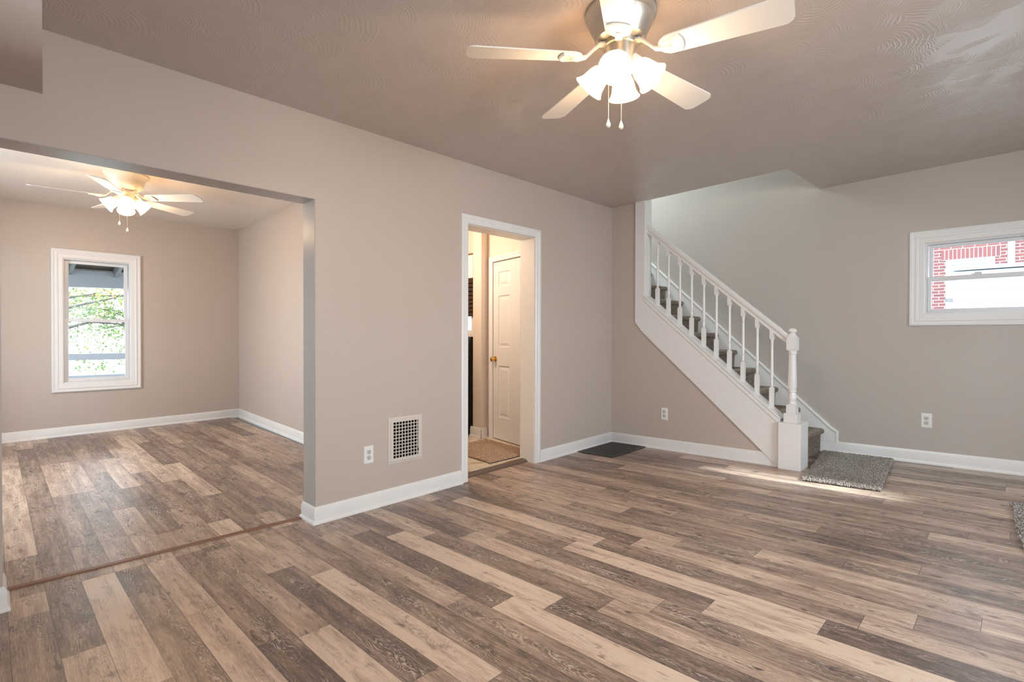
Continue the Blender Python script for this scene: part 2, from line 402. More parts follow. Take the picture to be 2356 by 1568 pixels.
# ------------------------------------------------------------------ floor of planks
def set_attrs(o, tones, uvs):
    me = o.data
    ca = me.color_attributes.new('tone', 'FLOAT_COLOR', 'CORNER'); ul = me.uv_layers.new(name='plank_uv')
    k = 0
    for p in me.polygons:
        for li in p.loop_indices:
            ca.data[li].color = tones[p.index]; ul.data[li].uv = uvs[k]; k += 1
EDG = {}
for k in range(-40, 40):
    if k <= -5: EDG[k] = -3.237 + 0.1292*(k+5)
    elif k <= 3: EDG[k] = -2.43 + 0.1345*(k-1)
    else: EDG[k] = EDG[3] + 0.1358*(k-3)
JN = {-16: -0.15, -15: 0.55, -14: 0.12, -13: -0.265, -12: -0.665, -11: -1.12, -10: -1.178, -9: -1.72, -8: -0.695, -7: -1.067, -6: -0.21, -5: -0.36, -4: -0.53, -3: -0.70, -2: -0.865,
      -1: -1.02, 0: -1.40, 1: -1.50, 2: -1.65, 3: -1.83, 4: -2.19, 5: -2.54, 6: -2.813, 7: -0.95, 8: -1.12, 9: -1.40, 10: -2.788, 11: -2.944, 12: -3.105}
TN = {(-16, 0): .66, (-16, -1): .42, (-15, 0): .22, (-15, -1): .22, (-14, 0): .50, (-14, -1): .93, (-13, 0): .15, (-13, -1): .45, (-12, 0): .78, (-12, -1): .78, (-11, 0): .34, (-11, -1): .12,
      (-10, 0): .58, (-10, -1): .97, (-9, 0): .24, (-9, -1): .62, (-8, 0): .60, (-8, -1): .93, (-8, -2): .3, (-7, 0): .36, (-7, -1): .32, (-6, 0): .55, (-6, -1): .66, (-6, -2): .36,
      (-5, 0): .58, (-5, -1): .14, (-5, -2): .98, (-4, 0): .36, (-4, -1): 1.0, (-4, -2): .22, (-3, 0): .74, (-3, -1): .36, (-3, -2): .72, (-2, 0): .24, (-2, -1): .76, (-2, -2): .36,
      (-1, 0): .62, (-1, -1): .24, (-1, -2): .97, (0, 0): .40, (0, -1): .97, (0, -2): .18, (1, 0): .90, (1, -1): .36, (1, -2): .60, (2, 0): .28, (2, -1): .78, (2, -2): .4, (3, 0): .66, (3, -1): .48, (3, -2): .7,
      (4, 0): .45, (4, 1): .66, (4, -1): .74, (5, 0): .34, (5, -1): .30, (6, 0): .52, (6, -1): .58, (7, 0): .72, (7, -1): .44, (8, 0): .38, (8, -1): .62, (9, 0): .6, (9, -1): .36,
      (10, 0): .48, (10, -1): .74, (11, 0): .40, (11, -1): .34, (12, 0): .66, (12, -1): .45,
      # dining room
      }
JB = {-17: 0.9, -16: 0.65, -15: 0.35, -14: 0.62, -13: 0.62, -12: 1.19, -11: 0.51, -10: 0.95, -9: 0.49, -8: 1.09, -7: 0.45, -6: 0.8, -5: .62}
TB = {(-16, -1): .40, (-16, 0): .84, (-16, 1): .70, (-15, -1): .36, (-15, 0): .36, (-15, 1): .38, (-14, -1): .4, (-14, 0): .36, (-14, 1): .68, (-13, -1): .64, (-13, 0): .40, (-13, 1): .68, (-12, -1): .64, (-12, 0): .34,
      (-11, -1): .60, (-11, 0): .22, (-11, 1): .80, (-10, -1): .50, (-10, 0): .36, (-9, -1): .84, (-9, 0): .40, (-8, -1): .34, (-8, 0): .78, (-7, -1): .70, (-7, 0): .28, (-6, 0): .44, (-6, -1): .4, (-5, 0): .7}
def plank_field(x0, x1, y0, y1, jn, tn, L, seed):
    rnd = random.Random(seed); mb = MB(); tones = []; uvs = []
    G = 0.0011
    for k in sorted(EDG):
        a, b = EDG[k], EDG[k+1] if k+1 in EDG else EDG[k]+0.13
        a, b = max(a, x0), min(b, x1)
        if b - a < 0.01: continue
        j = jn.get(k); 
        if j is None: j = y0 + rnd.random()*L
        m = math.ceil((j - y1)/L); q = 0
        base_i = 0
        i0 = -int(math.floor((y1 - j)/L)) - 1
        # planks between joints j + i*L .. j + (i+1)*L
        lo = int(math.floor((y0 - j)/L)); hi = int(math.floor((y1 - j)/L))
        for i in range(lo, hi+1):
            c, d = max(j + i*L, y0), min(j + (i+1)*L, y1)
            if d - c < 0.01: continue
            t = tn.get((k, i), None)
            if t is None: t = rnd.choice((.22, .3, .36, .42, .5, .58, .66, .76, .88)) + rnd.uniform(-.03, .03)
            rv = rnd.random(); ou, ov = 0.0, rnd.random()*50
            def quad(pts, e):
                ids = [mb.pt(px, py, fz(px, py)) for px, py in pts]; mb.f.append(ids); tones.append((t, rv, e, 1))
                for px, py in pts: uvs.append((px - a + ou, py + ov))
            cuts = [(c, d, G, G)] if not c < -0.003 < 0.003 < d else [(c, 0.0, G, 0.0), (0.0, d, 0.0, G)]   # the slope of the floor changes at y = 0
            for c_, d_, g0, g1 in cuts:
                quad([(a+G, c_+g0), (b-G, c_+g0), (b-G, d_-g1), (a+G, d_-g1)], 0.0)
                quad([(a, c_), (a+G, c_+g0), (a+G, d_-g1), (a, d_)], 0.75); quad([(b-G, c_+g0), (b, c_), (b, d_), (b-G, d_-g1)], 0.75)
                if g0: quad([(a, c_), (b, c_), (b-G, c_+G), (a+G, c_+G)], 0.75)
                if g1: quad([(a+G, d_-G), (b-G, d_-G), (b, d_), (a, d_)], 0.75)
    return mb, tones, uvs
def plank_floor(name, fields):
    allv, allf, T_, U_ = [], [], [], []
    for mb, t, u in fields:
        o = len(allv); allv += mb.v; allf += [[i+o for i in f] for f in mb.f]; T_ += t; U_ += u
    me = bpy.data.meshes.new(name); me.from_pydata([tuple(v) for v in allv], [], allf); me.materials.append(MT['plank'])
    o = bpy.data.objects.new(name, me); C.objects.link(o); set_attrs(o, T_, U_); o['kind'] = 'structure'
    return o
plank_floor('floor', [plank_field(-6.1, 0.95, -5.5, 0.10, JN, TN, 1.21, 3), plank_field(-6.1, -2.40, 0.10, YB+0.05, JB, TB, 1.22, 5)])

# ------------------------------------------------------------------ ceilings
def F(u, t, z): return Vector((u, t, z))
SE = 1.752                           # front end of the stair opening
cm = grid_wall([-6.2, 0.0, WC+0.1], [-1.2, 0.0, 0.01, SE, 5.6], [(0.0, 2, -3, SE), (-7, 2, -3, 0.005)], 0.0, 0.30,
               lambda w, t, s: (lambda p: Vector((p.x, p.y, cz(p.x, p.y)+t)))(W(s, w, 0)))
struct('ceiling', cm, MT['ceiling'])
cm = MB(); BH = 2.586
cm.box(-6.2, -2.30, T-0.02, YB+0.2, BH, BH+0.12)
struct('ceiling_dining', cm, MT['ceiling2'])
cm = MB().box(-2.285, -0.70, T+0.001, 4.1, 2.52, 2.62)
struct('ceiling_kitchen', cm, MT['kit_wall'])

# ------------------------------------------------------------------ walls
XL, XO, HO = -4.672, -3.278, 1.9912   # wide opening to the dining room
DX0, DX1, DZ = -2.040, -1.243, 2.026  # doorway to the kitchen
struct('wall_back', grid_wall([-6.2, XL, XO, DX0, DX1, 0.0], [-0.15, HO, DZ, 2.75], [(XL, XO, -1, HO), (DX0, DX1, -1, DZ)], 0.0, T, F), MT['wall'])
# underside skin of the wide opening and its right reveal, painted glossier
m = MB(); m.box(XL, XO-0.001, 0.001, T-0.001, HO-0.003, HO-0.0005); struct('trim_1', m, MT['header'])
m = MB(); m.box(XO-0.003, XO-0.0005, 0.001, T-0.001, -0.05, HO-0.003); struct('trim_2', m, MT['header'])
sfp = [(0.0, 2.222), (-0.34, 2.222)] + [(-0.34-0.20*math.sin(q*math.pi/16), 2.422-0.20*math.cos(q*math.pi/16)) for q in range(1, 9)] + [(-0.54, 2.62), (0.0, 2.62)]
sm = MB(lambda x, y, z: Vector((x + (0.055*y if x > -5 else 0), y, z))); sm.prism(sfp, -6.15, -4.533, 'x'); struct('wall_soffit', sm, MT['wall'], smooth=40)
# stair wall: the triangle under the stringer, and the full-height stub behind the post
sw = MB(W)
poly = [(0.0, -0.1), (1.705, -0.1), (1.705, 0.06), (0.40, 1.215), (0.40, 2.60), (0.0, 2.60)]
sw.loops([[(s, 0.0, z) for s, z in poly], [(s, 0.10, z) for s, z in poly]])
struct('wall_stair', sw, MT['wall'])
WS0, WS1, WZ0, WZ1 = 2.546, 3.172, 1.337, 1.912
struct('wall_right', grid_wall([-1.5, WS0, WS1, 5.7], [-0.15, WZ0, WZ1, 5.0], [(WS0, WS1, WZ0, WZ1)], WC, WC+0.20, lambda s, w, z: W(s, w, z)), MT['upper'])
# walls of the storey above around the stair opening
struct('wall_upstairs_left', MB(W).box(-1.4, SE, -0.10, 0.0, 2.83, 5.0), MT['upper'])
struct('wall_upstairs_front', MB(W).box(SE, SE+0.1, 0.0, WC, 2.83, 5.0), MT['upper'])
struct('wall_upstairs_back', MB(W).box(-1.4, -1.3, -0.10, WC, 1.5, 5.0), MT['upper'])
struct('ceiling_upstairs', MB(W).box(-1.4, SE+0.1, -0.1, WC+0.2, 4.95, 5.05), MT['upper'])
struct('wall_under_stairs', MB(W).box(-1.4, 0.0, -0.02, 0.04, -0.1, 2.85), MT['upper'])
# behind the viewer
YR = -5.45
FW = [(-3.85, -1.95, 0.75, 2.15)]; FD = [(-0.95, -0.02, -0.2, 2.08)]
struct('wall_front', grid_wall([-6.2, -3.85, -1.95, -0.95, -0.02, 1.1], [-0.2, 0.75, 2.08, 2.15, 2.75], FW+FD, YR-0.2, YR, lambda u, t, z: Vector((u, t, z))), MT['wall'])
struct('wall_left', grid_wall([-5.5, -4.9, -3.4, 0.0], [-0.2, 0.8, 2.2, 2.75], [(-4.9, -3.4, 0.8, 2.2)], -6.2, -6.0, lambda u, t, z: Vector((t, u, z))), MT['wall'])

# dining room
XR = -2.4151
struct('wall_dining_back', grid_wall([-6.2, -4.122, -3.515, -2.2], [-0.15, 0.60, 2.002, 2.8], [(-4.122, -3.515, 0.60, 2.002)], YB, YB+0.16, F), MT['wall'])
m = MB(); m.hexa([(XR+TA*T, T, -.15), (-2.29, T, -.15), (-2.29, YB+.1, -.15), (XR+TA*YB, YB+.1, -.15), (XR+TA*T, T, 2.8), (-2.29, T, 2.8), (-2.29, YB+.1, 2.8), (XR+TA*YB, YB+.1, 2.8)])
struct('wall_dining_right', m, MT['wall'])
struct('wall_dining_left', grid_wall([T, 1.7, 3.1, YB+.1], [-.2, .7, 2.1, 2.8], [(1.7, 3.1, .7, 2.1)], -6.2, -6.0, lambda u, t, z: Vector((t, u, z))), MT['wall'])
# kitchen
KD = Vector((-0.100, -0.53, 0)).normalized()   # along the basement door wall, away from the stub
KP = Vector((-0.770, 1.14, 0)); KN = Vector((-KD.y, KD.x, 0))
if KN.x > 0: KN = -KN
def K(a, b, z): p = KP + KD*a + KN*b; return Vector((p.x, p.y, z))   # a along the wall, b out of it
struct('floor_kitchen', MB().box(-2.29, -0.70, 0.14, 4.0, -0.1, 0.006), MT['tile'])
struct('wall_kitchen_door', grid_wall([-0.05, 0.115, 0.955, 0.985], [-0.1, 1.955, 2.6], [(0.115, 0.955, -1, 1.955)], 0.0, -0.1, K), MT['kit_wall'])
struct('wall_kitchen_stub', MB().hexa([(-0.894, 1.105, -.1), (-0.70, 1.15, -.1), (-0.70, 1.30, -.1), (-0.868, 1.273, -.1), (-0.894, 1.105, 2.6), (-0.70, 1.15, 2.6), (-0.70, 1.30, 2.6), (-0.868, 1.273, 2.6)]), MT['kit_wall'])
struct('wall_kitchen_right', grid_wall([1.28, 1.36, 2.2, 4.0], [-.1, 1.17, 1.80, 2.6], [(1.36, 2.2, 1.17, 1.80)], -0.80, -0.70, lambda u, t, z: Vector((t, u, z))), MT['kit_wall'])
struct('wall_kitchen_back', MB().box(-2.3, -0.7, 3.95, 4.05, -.1, 2.6), MT['kit_wall'])
struct('wall_kitchen_left', MB().box(-2.29, -2.28, T, 4.0, -.1, 2.6), MT['kit_wall'])
struct('wall_closet', MB().box(-0.72, -0.64, 0.2, 1.2, -.1, 2.6), MT['kit_wall'])
m = MB(); m.box(-2.28, DX0-0.02, T, T+0.004, -.1, 2.6); m2 = MB(); m2.box(DX1+0.02, -0.85, T, T+0.004, -.1, 2.6)
struct('wall_kitchen_front', m, MT['kit_wall']); struct('wall_kitchen_front_right', m2, MT['kit_wall'])

# ------------------------------------------------------------------ baseboards
PROF = [(0, -0.012), (0.022, -0.012), (0.024, 0.006), (0.020, 0.018), (0.0135, 0.022), (0.0135, 0.084), (0.009, 0.098), (0.004, 0.107), (0, 0.107)]
def baseboard(name, p0, p1, n, h=1.0, m='trim', z=None, e0=0.0, e1=0.0):
    """profile swept from p0 to p1 along a wall whose outward normal is n; e0/e1: mitre (+ outside corner, - inside corner)"""
    p0, p1, n = Vector((*p0, 0)), Vector((*p1, 0)), Vector((*n, 0)).normalized(); d = (p1-p0).normalized(); mb = MB(); rings = []
    L_ = (p1-p0).length; k = max(1, int(L_/0.4))
    for i in range(k+1):
        q = p0.lerp(p1, i/k); zz = fz(q.x, q.y) if z is None else z; ring = []
        for a, b in PROF:
            e = (-e0*a if i == 0 else 0) + (e1*a if i == k else 0)
            r = q + n*a + d*e; ring.append((r.x, r.y, zz + b*h))
        rings.append(ring)
    mb.loops(rings); return struct(name, mb, MT[m], smooth=50)
nB = (-1, TA)                        # towards the room from the stair wall and the window wall
def w2(s, w): p = W(s, w, 0); return (p.x, p.y)
baseboard('baseboard_back', (XO, 0), (DX0-0.055, 0), (0, -1), e0=1)
baseboard('baseboard_opening', (XO, T), (XO, 0), (-1, 0), e0=1, e1=1)
baseboard('baseboard_back_right', (DX1+0.068, 0), (0, 0), (0, -1), e1=-1)
baseboard('baseboard_stair', w2(0, 0), w2(1.705, 0), nB, e0=-1)
baseboard('baseboard_right', w2(1.60, WC), w2(5.5, WC), nB)
baseboard('baseboard_dining_back', (-6.0, YB), (XR+TA*YB, YB), (0, -1), e1=-1)
baseboard('baseboard_dining_right', (XR+TA*YB, YB), (XR+TA*T, T), (-1, TA), e0=-1)
baseboard('baseboard_kitchen_stub', (-0.872, 1.30), (-0.894, 1.105), (-1, 0.1), h=1.05, z=0.006, e1=1)
baseboard('baseboard_kitchen_face', (-0.894, 1.105), (-0.790, 1.128), (0.2, -1), h=1.05, z=0.006, e0=1)
baseboard('baseboard_opening_left', (XL, 0.0), (XL, T), (1, 0), e0=1, e1=1)
baseboard('baseboard_left', (-6.0, 0), (XL, 0), (0, -1), e1=1)
baseboard('baseboard_front', (1.0, YR), (-6.0, YR), (0, 1))

# ------------------------------------------------------------------ floor strips
m = MB(); za, zb = fz(-4.67, .28), fz(-3.30, .18)
rings = []
for x, y in ((-4.69, 0.245), (-3.255, 0.165)):
    z = fz(x, y); rings.append([(x, y-.020, z-.002), (x, y-.016, z+.006), (x, y+.016, z+.006), (x, y+.020, z-.002)])
m.loops(rings); struct('trim_3', m, MT['strip'])
m = MB(); rings = []
for x in (DX0, DX1):
    z = fz(x, 0.1); rings.append([(x, .070, z-.002), (x, .078, z+.012), (x, .100, z+.022), (x, .150, z+.024), (x, .150, z-.01)])
m.loops(rings); struct('trim_4', m, MT['threshold'])

# ------------------------------------------------------------------ kitchen doorway: casing and jamb lining
CPROF = [(0.0, 0.0), (0.0, 0.016), (0.006, 0.020), (0.022, 0.020), (0.027, 0.015), (0.044, 0.014), (0.050, 0.017), (0.058, 0.012), (0.060, 0.0)]  # (across from outer edge, thickness)
def frame_casing(prof, x0, x1, z0, z1, f, bottom=True):
    """mitred picture-frame moulding: prof (inset from the outer edge, projection), outer rectangle x0..x1, z0..z1; f(x, proj, z)"""
    mb = MB(f); rings = []
    cs = [(x0, z0, 1, 1), (x1, z0, -1, 1), (x1, z1, -1, -1), (x0, z1, 1, -1)]
    if bottom:
        for cx, cz_, sx, sz in cs: rings.append([(cx+sx*a, p, cz_+sz*a) for a, p in prof])
        mb.loops(rings, closed=True)
    else:
        rings = [[(x0+a, p, z0) for a, p in prof], [(x0+a, p, z1-a) for a, p in prof], [(x1-a, p, z1-a) for a, p in prof], [(x1-a, p, z0) for a, p in prof]]
        mb.loops(rings)
    return mb
dz = fz(-1.7, 0)
cas = frame_casing([(a*1.2, p) for a, p in CPROF], -2.106, -1.168, dz-0.010+0.01, 2.101, lambda x, p, z: Vector((x, -p, z)), bottom=False)
struct('trim_5', cas, MT['trim'], smooth=35)
m = MB(); m.box(DX1-0.003, DX1, 0.0, T+0.004, -0.03, DZ); struct('trim_6', m, MT['jamb'])
m = MB(); m.box(DX0, DX0+0.003, 0.0, T+0.004, -0.03, DZ); struct('trim_7', m, MT['jamb'])
m = MB(); m.box(DX0+0.003, DX1-0.003, 0.0, T+0.004, DZ-0.003, DZ); struct('trim_8', m, MT['jamb'])

# ------------------------------------------------------------------ windows
WPROF = [(0, 0), (0, 0.020), (0.006, 0.026), (0.016, 0.027), (0.024, 0.022), (0.034, 0.022), (0.040, 0.027), (0.050, 0.026), (0.058, 0.019), (0.088, 0.017), (0.096, 0.012), (0.100, 0)]
def bars(f, x0, x1, z0, z1, w, d0, d1, wt=None, wb=None):
    """rectangular sash frame as one welded mesh"""
    wt = w if wt is None else wt; wb = w if wb is None else wb
    return grid_wall([x0, x0+w, x1-w, x1], [z0, z0+wb, z1-wt, z1], [(x0+w, x1-w, z0+wb, z1-wt)], d0, d1, f)
def double_hung(name, f, x0, x1, z0, z1, zm, cas=0.10, depth=0.16, sash=0.036, lip=0.007):
    """f(x, d, z): d is depth outwards from the inner wall face; casing projects to negative d"""
    root = thing(name, '', '', f((x0+x1)/2, 0.0, z0)); del root['label'], root['category']; root['kind'] = 'structure'
    pr = [(a*cas/0.10, p) for a, p in WPROF]
    obj('window_casing', frame_casing(pr, x0-cas, x1+cas, z0-cas, z1+cas, lambda x, p, z: f(x, -p, z)), MT['trim'], root, smooth=35)
    obj('window_jamb', bars(f, x0-0.004, x1+0.004, z0-0.004, z1+0.004, lip+0.004, 0.0, depth), MT['vinyl'], root)
    a, b = x0+lip, x1-lip
    lo = obj('lower_sash', bars(f, a, b, z0+lip, zm+0.018, sash, 0.030, 0.058, wt=0.036, wb=sash), MT['vinyl'], root, bevel=0.004)
    obj('pane', MB(f).box(a+sash, b-sash, 0.043, 0.047, z0+lip+sash, zm-0.018), MT['glass'], lo)
    up = obj('upper_sash', bars(f, a+0.006, b-0.006, zm-0.018, z1-lip, sash, 0.062, 0.090, wb=0.034), MT['vinyl'], root, bevel=0.004)
    obj('pane', MB(f).box(a+0.006+sash, b-0.006-sash, 0.074, 0.078, zm+0.016, z1-lip-sash), MT['glass'], up)
    lk = MB(f); xm = (x0+x1)/2; lk.box(xm-0.03, xm+0.03, 0.032, 0.056, zm+0.018, zm+0.026); lk.box(xm-0.012, xm+0.028, 0.035, 0.051, zm+0.026, zm+0.036)
    obj('sash_lock', lk, MT['vinyl'], root)
    return root
double_hung('window_1', lambda x, d, z: Vector((x, YB+d, z)), -4.122, -3.515, 0.60, 2.002, 1.31, cas=0.108)
double_hung('window_2', lambda s, d, z: W(s, WC+d, z), WS0, WS1, WZ0, WZ1, 1.620, cas=0.105, sash=0.027)
double_hung('window_3', lambda x, d, z: Vector((x, YR-d, z)), -3.85, -1.95, 0.75, 2.15, 1.45)
double_hung('added_fill_window', lambda y, d, z: Vector((-6.0-d, y, z)), -4.9, -3.4, 0.8, 2.2, 1.5)  # unseen, added so that its daylight fills the right wall
double_hung('window_4', lambda y, d, z: Vector((-6.0-d, y, z)), 1.7, 3.1, 0.7, 2.1, 1.4)  # unseen; carries the fill lamp of the dining room

# unseen front door behind the viewer, its narrow glass shaped to throw the sliver
dr = thing('door_2', '', '', Vector((-0.485, YR-0.05, 0))); del dr['label'], dr['category']; dr['kind'] = 'structure'
obj('door_leaf', grid_wall([-0.95, -0.53, -0.43, -0.02], [fz(-.5, YR)+.005, 1.66, 1.90, 2.08], [(-0.53, -0.43, 1.66, 1.90)], YR-0.10, YR-0.05, F), MT['door'], dr)
obj('pane', MB().box(-0.53, -0.43, YR-0.078, YR-0.072, 1.66, 1.90), MT['glass'], dr)

# ------------------------------------------------------------------ basement door in the kitchen: six panels
kd = thing('door_1', '', '', K(0.53, 0, 0.01)); del kd['label'], kd['category']; kd['kind'] = 'structure'
def panel_door(f, a0, a1, z0, z1, b0, b1):
    w = a1-a0; st = 0.100; mid = 0.19; c = (a0+a1)/2
    rows = [(z0+0.24, z0+0.80), (z0+1.00, z0+1.56), (z0+1.66, z1-0.11)]
    cols = [(a0+st, c-mid/2), (c+mid/2, a1-st)]
    holes = [(p, q, r, s) for p, q in cols for r, s in rows]
    us = sorted({a0, a1, *[x for p in cols for x in p]}); zs = sorted({z0, z1, *[x for p in rows for x in p]})
    mb = grid_wall(us, zs, holes, b1, b0, f)
    for p, q, r, s in holes:
        rings = []
        for ins, b in ((0.0, b1-0.010), (0.018, b1-0.013), (0.045, b1-0.003)):
            rings.append([(p+ins, b, r+ins), (q-ins, b, r+ins), (q-ins, b, s-ins), (p+ins, b, s-ins)])
        mb.loops(rings, cap0=False)
    return mb
obj('door_leaf', panel_door(K, 0.125, 0.945, 0.016, 1.945, -0.035, -0.002), MT['door'], kd)
obj('door_casing', frame_casing(CPROF, 0.055, 0.985, 0.006, 2.012, lambda a, p, z: K(a, p, z), bottom=False), MT['trim'], kd, smooth=35)
kn = MB()
def knob_f(o, n):
    n = Vector(n).normalized(); a = Vector((0, 0, 1)); b = n.cross(a)
    return lambda x, y, z: Vector(o) + b*x + a*y + n*z
kn.mx = knob_f(K(0.165, -0.002, 0.885), KN)
kn.lathe([(0.032, 0.0), (0.032, 0.004), (0.012, 0.008), (0.011, 0.026), (0.020, 0.032), (0.027, 0.042), (0.026, 0.052), (0.016, 0.060), (0.0, 0.062)], 20)
obj('door_knob', kn, MT['brass'], kd, smooth=40)
lt = MB(K).box(0.112, 0.123, -0.012, 0.006, 0.86, 0.91); obj('strike_plate', lt, MT['brass'], kd)

# ------------------------------------------------------------------ staircase
st = thing('staircase', 'white staircase with turned balusters and taupe carpeted steps rising left along the right wall', 'staircase', W(1.8, 0.4, fzw(1.8, .4)))
RUN, RISE = 0.2025, 0.1797
def nose(i): return 1.812 - RUN*i, 0.280 + RISE*i        # s and z of each nosing
W0S, W1S = 0.075, WC-0.018
for i in range(14):
    s, z = nose(i); zb = fzw(1.8, .4)-0.01 if i == 0 else nose(i-1)[1]-0.03
    b = s - RUN - 0.06
    pts = [(b, z)]
    for k in range(9):
        a = math.pi/2 - math.pi*k/8
        pts.append((s-0.024+0.024*math.cos(a), z-0.026+0.026*math.sin(a)))
    pts += [(s-0.030, z-0.058), (s-0.034, zb), (b, zb)]
    mb = MB(W); mb.loops([[(p, W0S, q) for p, q in pts], [(p, W1S, q) for p, q in pts]])
    obj('carpeted_step', mb, MT['carpet'], st, smooth=60)
    
def slope_up(s): return 1.556 + (0.386-s)*0.838          # top of the stringer face
poly = [(0.300, 2.545), (0.412, 2.545), (0.412, slope_up(0.412)), (1.712, slope_up(1.712)), (1.712, fzw(1.71, 0)+0.002), (1.690, fzw(1.7, 0)+0.002), (0.378, 1.189), (0.300, 1.284)]
mb = MB(W); mb.loops([[(s, -0.020, z) for s, z in poly], [(s, 0.0, z) for s, z in poly]])
obj('stringer', mb, MT['trim'], st, bevel=0.0025)
# inner side of the post and the top of the stringer wall
mb = MB(W); poly = [(0.402, 2.55), (0.414, 2.55), (0.414, slope_up(.414)-.01), (0.402, slope_up(.402)-.01)]
mb.loops([[(s, -0.014, z) for s, z in poly], [(s, 0.105, z) for s, z in poly]]); obj('post_return', mb, MT['trim'], st)
mb = MB(W); poly = [(0.402, slope_up(.402)), (1.712, slope_up(1.712)), (1.712, slope_up(1.712)+0.016), (0.402, slope_up(.402)+0.016)]
mb.loops([[(s, -0.030, z) for s, z in poly], [(s, 0.110, z) for s, z in poly]]); obj('stringer_cap', mb, MT['trim'], st, bevel=0.004)
mb = MB(W); poly = [(0.44, slope_up(.44)-.045), (1.705, slope_up(1.705)-.045), (1.705, slope_up(1.705)-.004), (0.40, slope_up(.40)-.004), (0.40, slope_up(.40)-.03)]
mb.loops([[(s, -0.027, z) for s, z in poly], [(s, -0.019, z) for s, z in poly]]); obj('stringer_moulding', mb, MT['trim'], st, bevel=0.003)
mb = MB(W); poly = [(0.402, slope_up(.402)-.004), (1.712, slope_up(1.712)-.004), (1.712, fzw(1.7, 0)), (1.69, fzw(1.7, 0)), (0.402, 1.2)]
mb.loops([[(s, 0.088, z) for s, z in poly], [(s, 0.104, z) for s, z in poly]]); obj('inner_stringer', mb, MT['trim'], st)
# skirt board on the window wall with its cap moulding
pl_ = [(1.908, fzw(1.9, WC)+0.10), (1.908, 0.262), (1.861, 0.285), (-0.30, 2.235), (-0.30, 1.75), (1.70, fzw(1.7, WC)+0.10)]
mb = MB(W); mb.loops([[(s, WC-0.016, z) for s, z in pl_], [(s, WC, z) for s, z in pl_]]); obj('skirt_board', mb, MT['trim'], st)
mb = MB(W); rings = []
for s, z, ds, dz_ in ((1.908, fzw(1.9, WC)+0.105, 0.016, 0), (1.908, 0.258, 0.018, 0.008), (1.861, 0.283, 0.012, 0.018), (-0.30, 2.235, 0.012, 0.018)):
    rings.append([(s, WC-0.024, z), (s+ds*.6, WC-0.026, z+dz_*.6), (s+ds, WC-0.018, z+dz_), (s+ds, WC, z+dz_), (s-ds*.2, WC, z-dz_*.2), (s-ds*.2, WC-0.016, z-dz_*.2)])
mb.loops(rings); obj('skirt_moulding', mb, MT['trim'], st)
# newel post on its box
fb = fzw(1.80, 0)
nb = MB(W).box(1.712, 1.885, -0.070, 0.115, fb-0.01, 0.432); nw = obj('newel_post', nb, MT['trim'], st, bevel=0.004)
mb = MB(W); mb.box(1.740, 1.842, -0.032, 0.070, 0.430, 0.505); obj('newel_plinth', mb, MT['trim'], nw, bevel=0.003)
mb = MB(lambda x, y, z: W(1.792+x, 0.019+y, z))
mb.sq_lathe([(0.036, 0.503, 1), (0.036, 0.572, 1), (0.030, 0.580, .2), (0.030, 0.586, 0), (0.033, 0.592, 0), (0.029, 0.600, 0), (0.027, 0.606, 0), (0.033, 0.630, 0), (0.034, 0.645, 0), (0.027, 0.672, 0), (0.026, 0.678, 0), (0.032, 0.684, 0), (0.032, 0.690, 0),
             (0.027, 0.700, .2), (0.033, 0.720, .35), (0.033, 0.74, .35), (0.026, 0.985, .35), (0.026, 0.992, 0), (0.034, 0.998, 0), (0.034, 1.006, 0), (0.030, 1.012, 0), (0.034, 1.018, 0), (0.034, 1.024, 0)], n=24)
obj('newel_shaft', mb, MT['trim'], nw, smooth=30)
mb = MB(lambda x, y, z: W(1.792+x, 0.019+y, z))
mb.sq_lathe([(0.030, 1.022, 1), (0.037, 1.030, 1), (0.037, 1.128, 1), (0.020, 1.162, .3), (0.019, 1.170, 0), (0.030, 1.178, 0), (0.031, 1.186, 0), (0.025, 1.200, 0), (0.012, 1.208, 0), (0.001, 1.210, 0)], n=24)
obj('newel_cap', mb, MT['trim'], nw, smooth=30)
# handrail
def rail_top(s): return 2.267 - (s-0.428)*0.834
RP = [(-0.019, -0.086), (0.019, -0.086), (0.019, -0.060), (0.027, -0.050), (0.030, -0.030), (0.028, -0.010), (0.016, 0.0), (-0.016, 0.0), (-0.028, -0.010), (-0.030, -0.030), (-0.027, -0.050), (-0.019, -0.060)]
mb = MB(W); mb.loops([[(s, 0.040+a, rail_top(s)+b) for a, b in RP] for s in (0.405, 1.762)]); obj('handrail', mb, MT['trim'], st, smooth=40)
# balusters: one mesh copied along the flight
zb0 = slope_up(0.524)+0.012
SQ = 0.0165
def baluster_mesh(s):
    z0 = slope_up(s)+0.010; z1 = rail_top(s)-0.078
    mb = MB(lambda x, y, z: W(s+x, 0.040+y, z))
    def ring(r, z, q, sl=0.0):
        out = []
        for k in range(16):
            a = 2*math.pi*k/16; c, si = math.cos(a), math.sin(a); mx = max(abs(c), abs(si)); rad = (1-q)+q/mx
            out.append((r*c*rad, r*si*rad, z - sl*r*c*rad))
        return out
    R = [ring(SQ, z0, 1, 0.838), ring(SQ, z0+0.168, 1)]
    for r, dz_, q in ((0.011, .180, .3), (0.0095, .185, 0), (0.0128, .191, 0), (0.0095, .197, 0), (0.0118, .225, 0), (0.0095, .240, 0), (0.0128, .246, 0), (0.0095, .252, 0), (0.0130, .285, 0), (0.0100, .515, 0), (0.0095, .525, 0), (0.0130, .531, 0), (0.0095, .537, 0), (0.0110, .565, 0), (0.0132, .575, 0), (0.012, .582, .4)):
        R.append(ring(r, z0+dz_, q))
    R += [ring(SQ, z0+0.592, 1), ring(SQ, z1, 1, 0.834)]
    return mb.loops(R)
b0 = obj('baluster', baluster_mesh(0.526), MT['trim'], st, smooth=30)
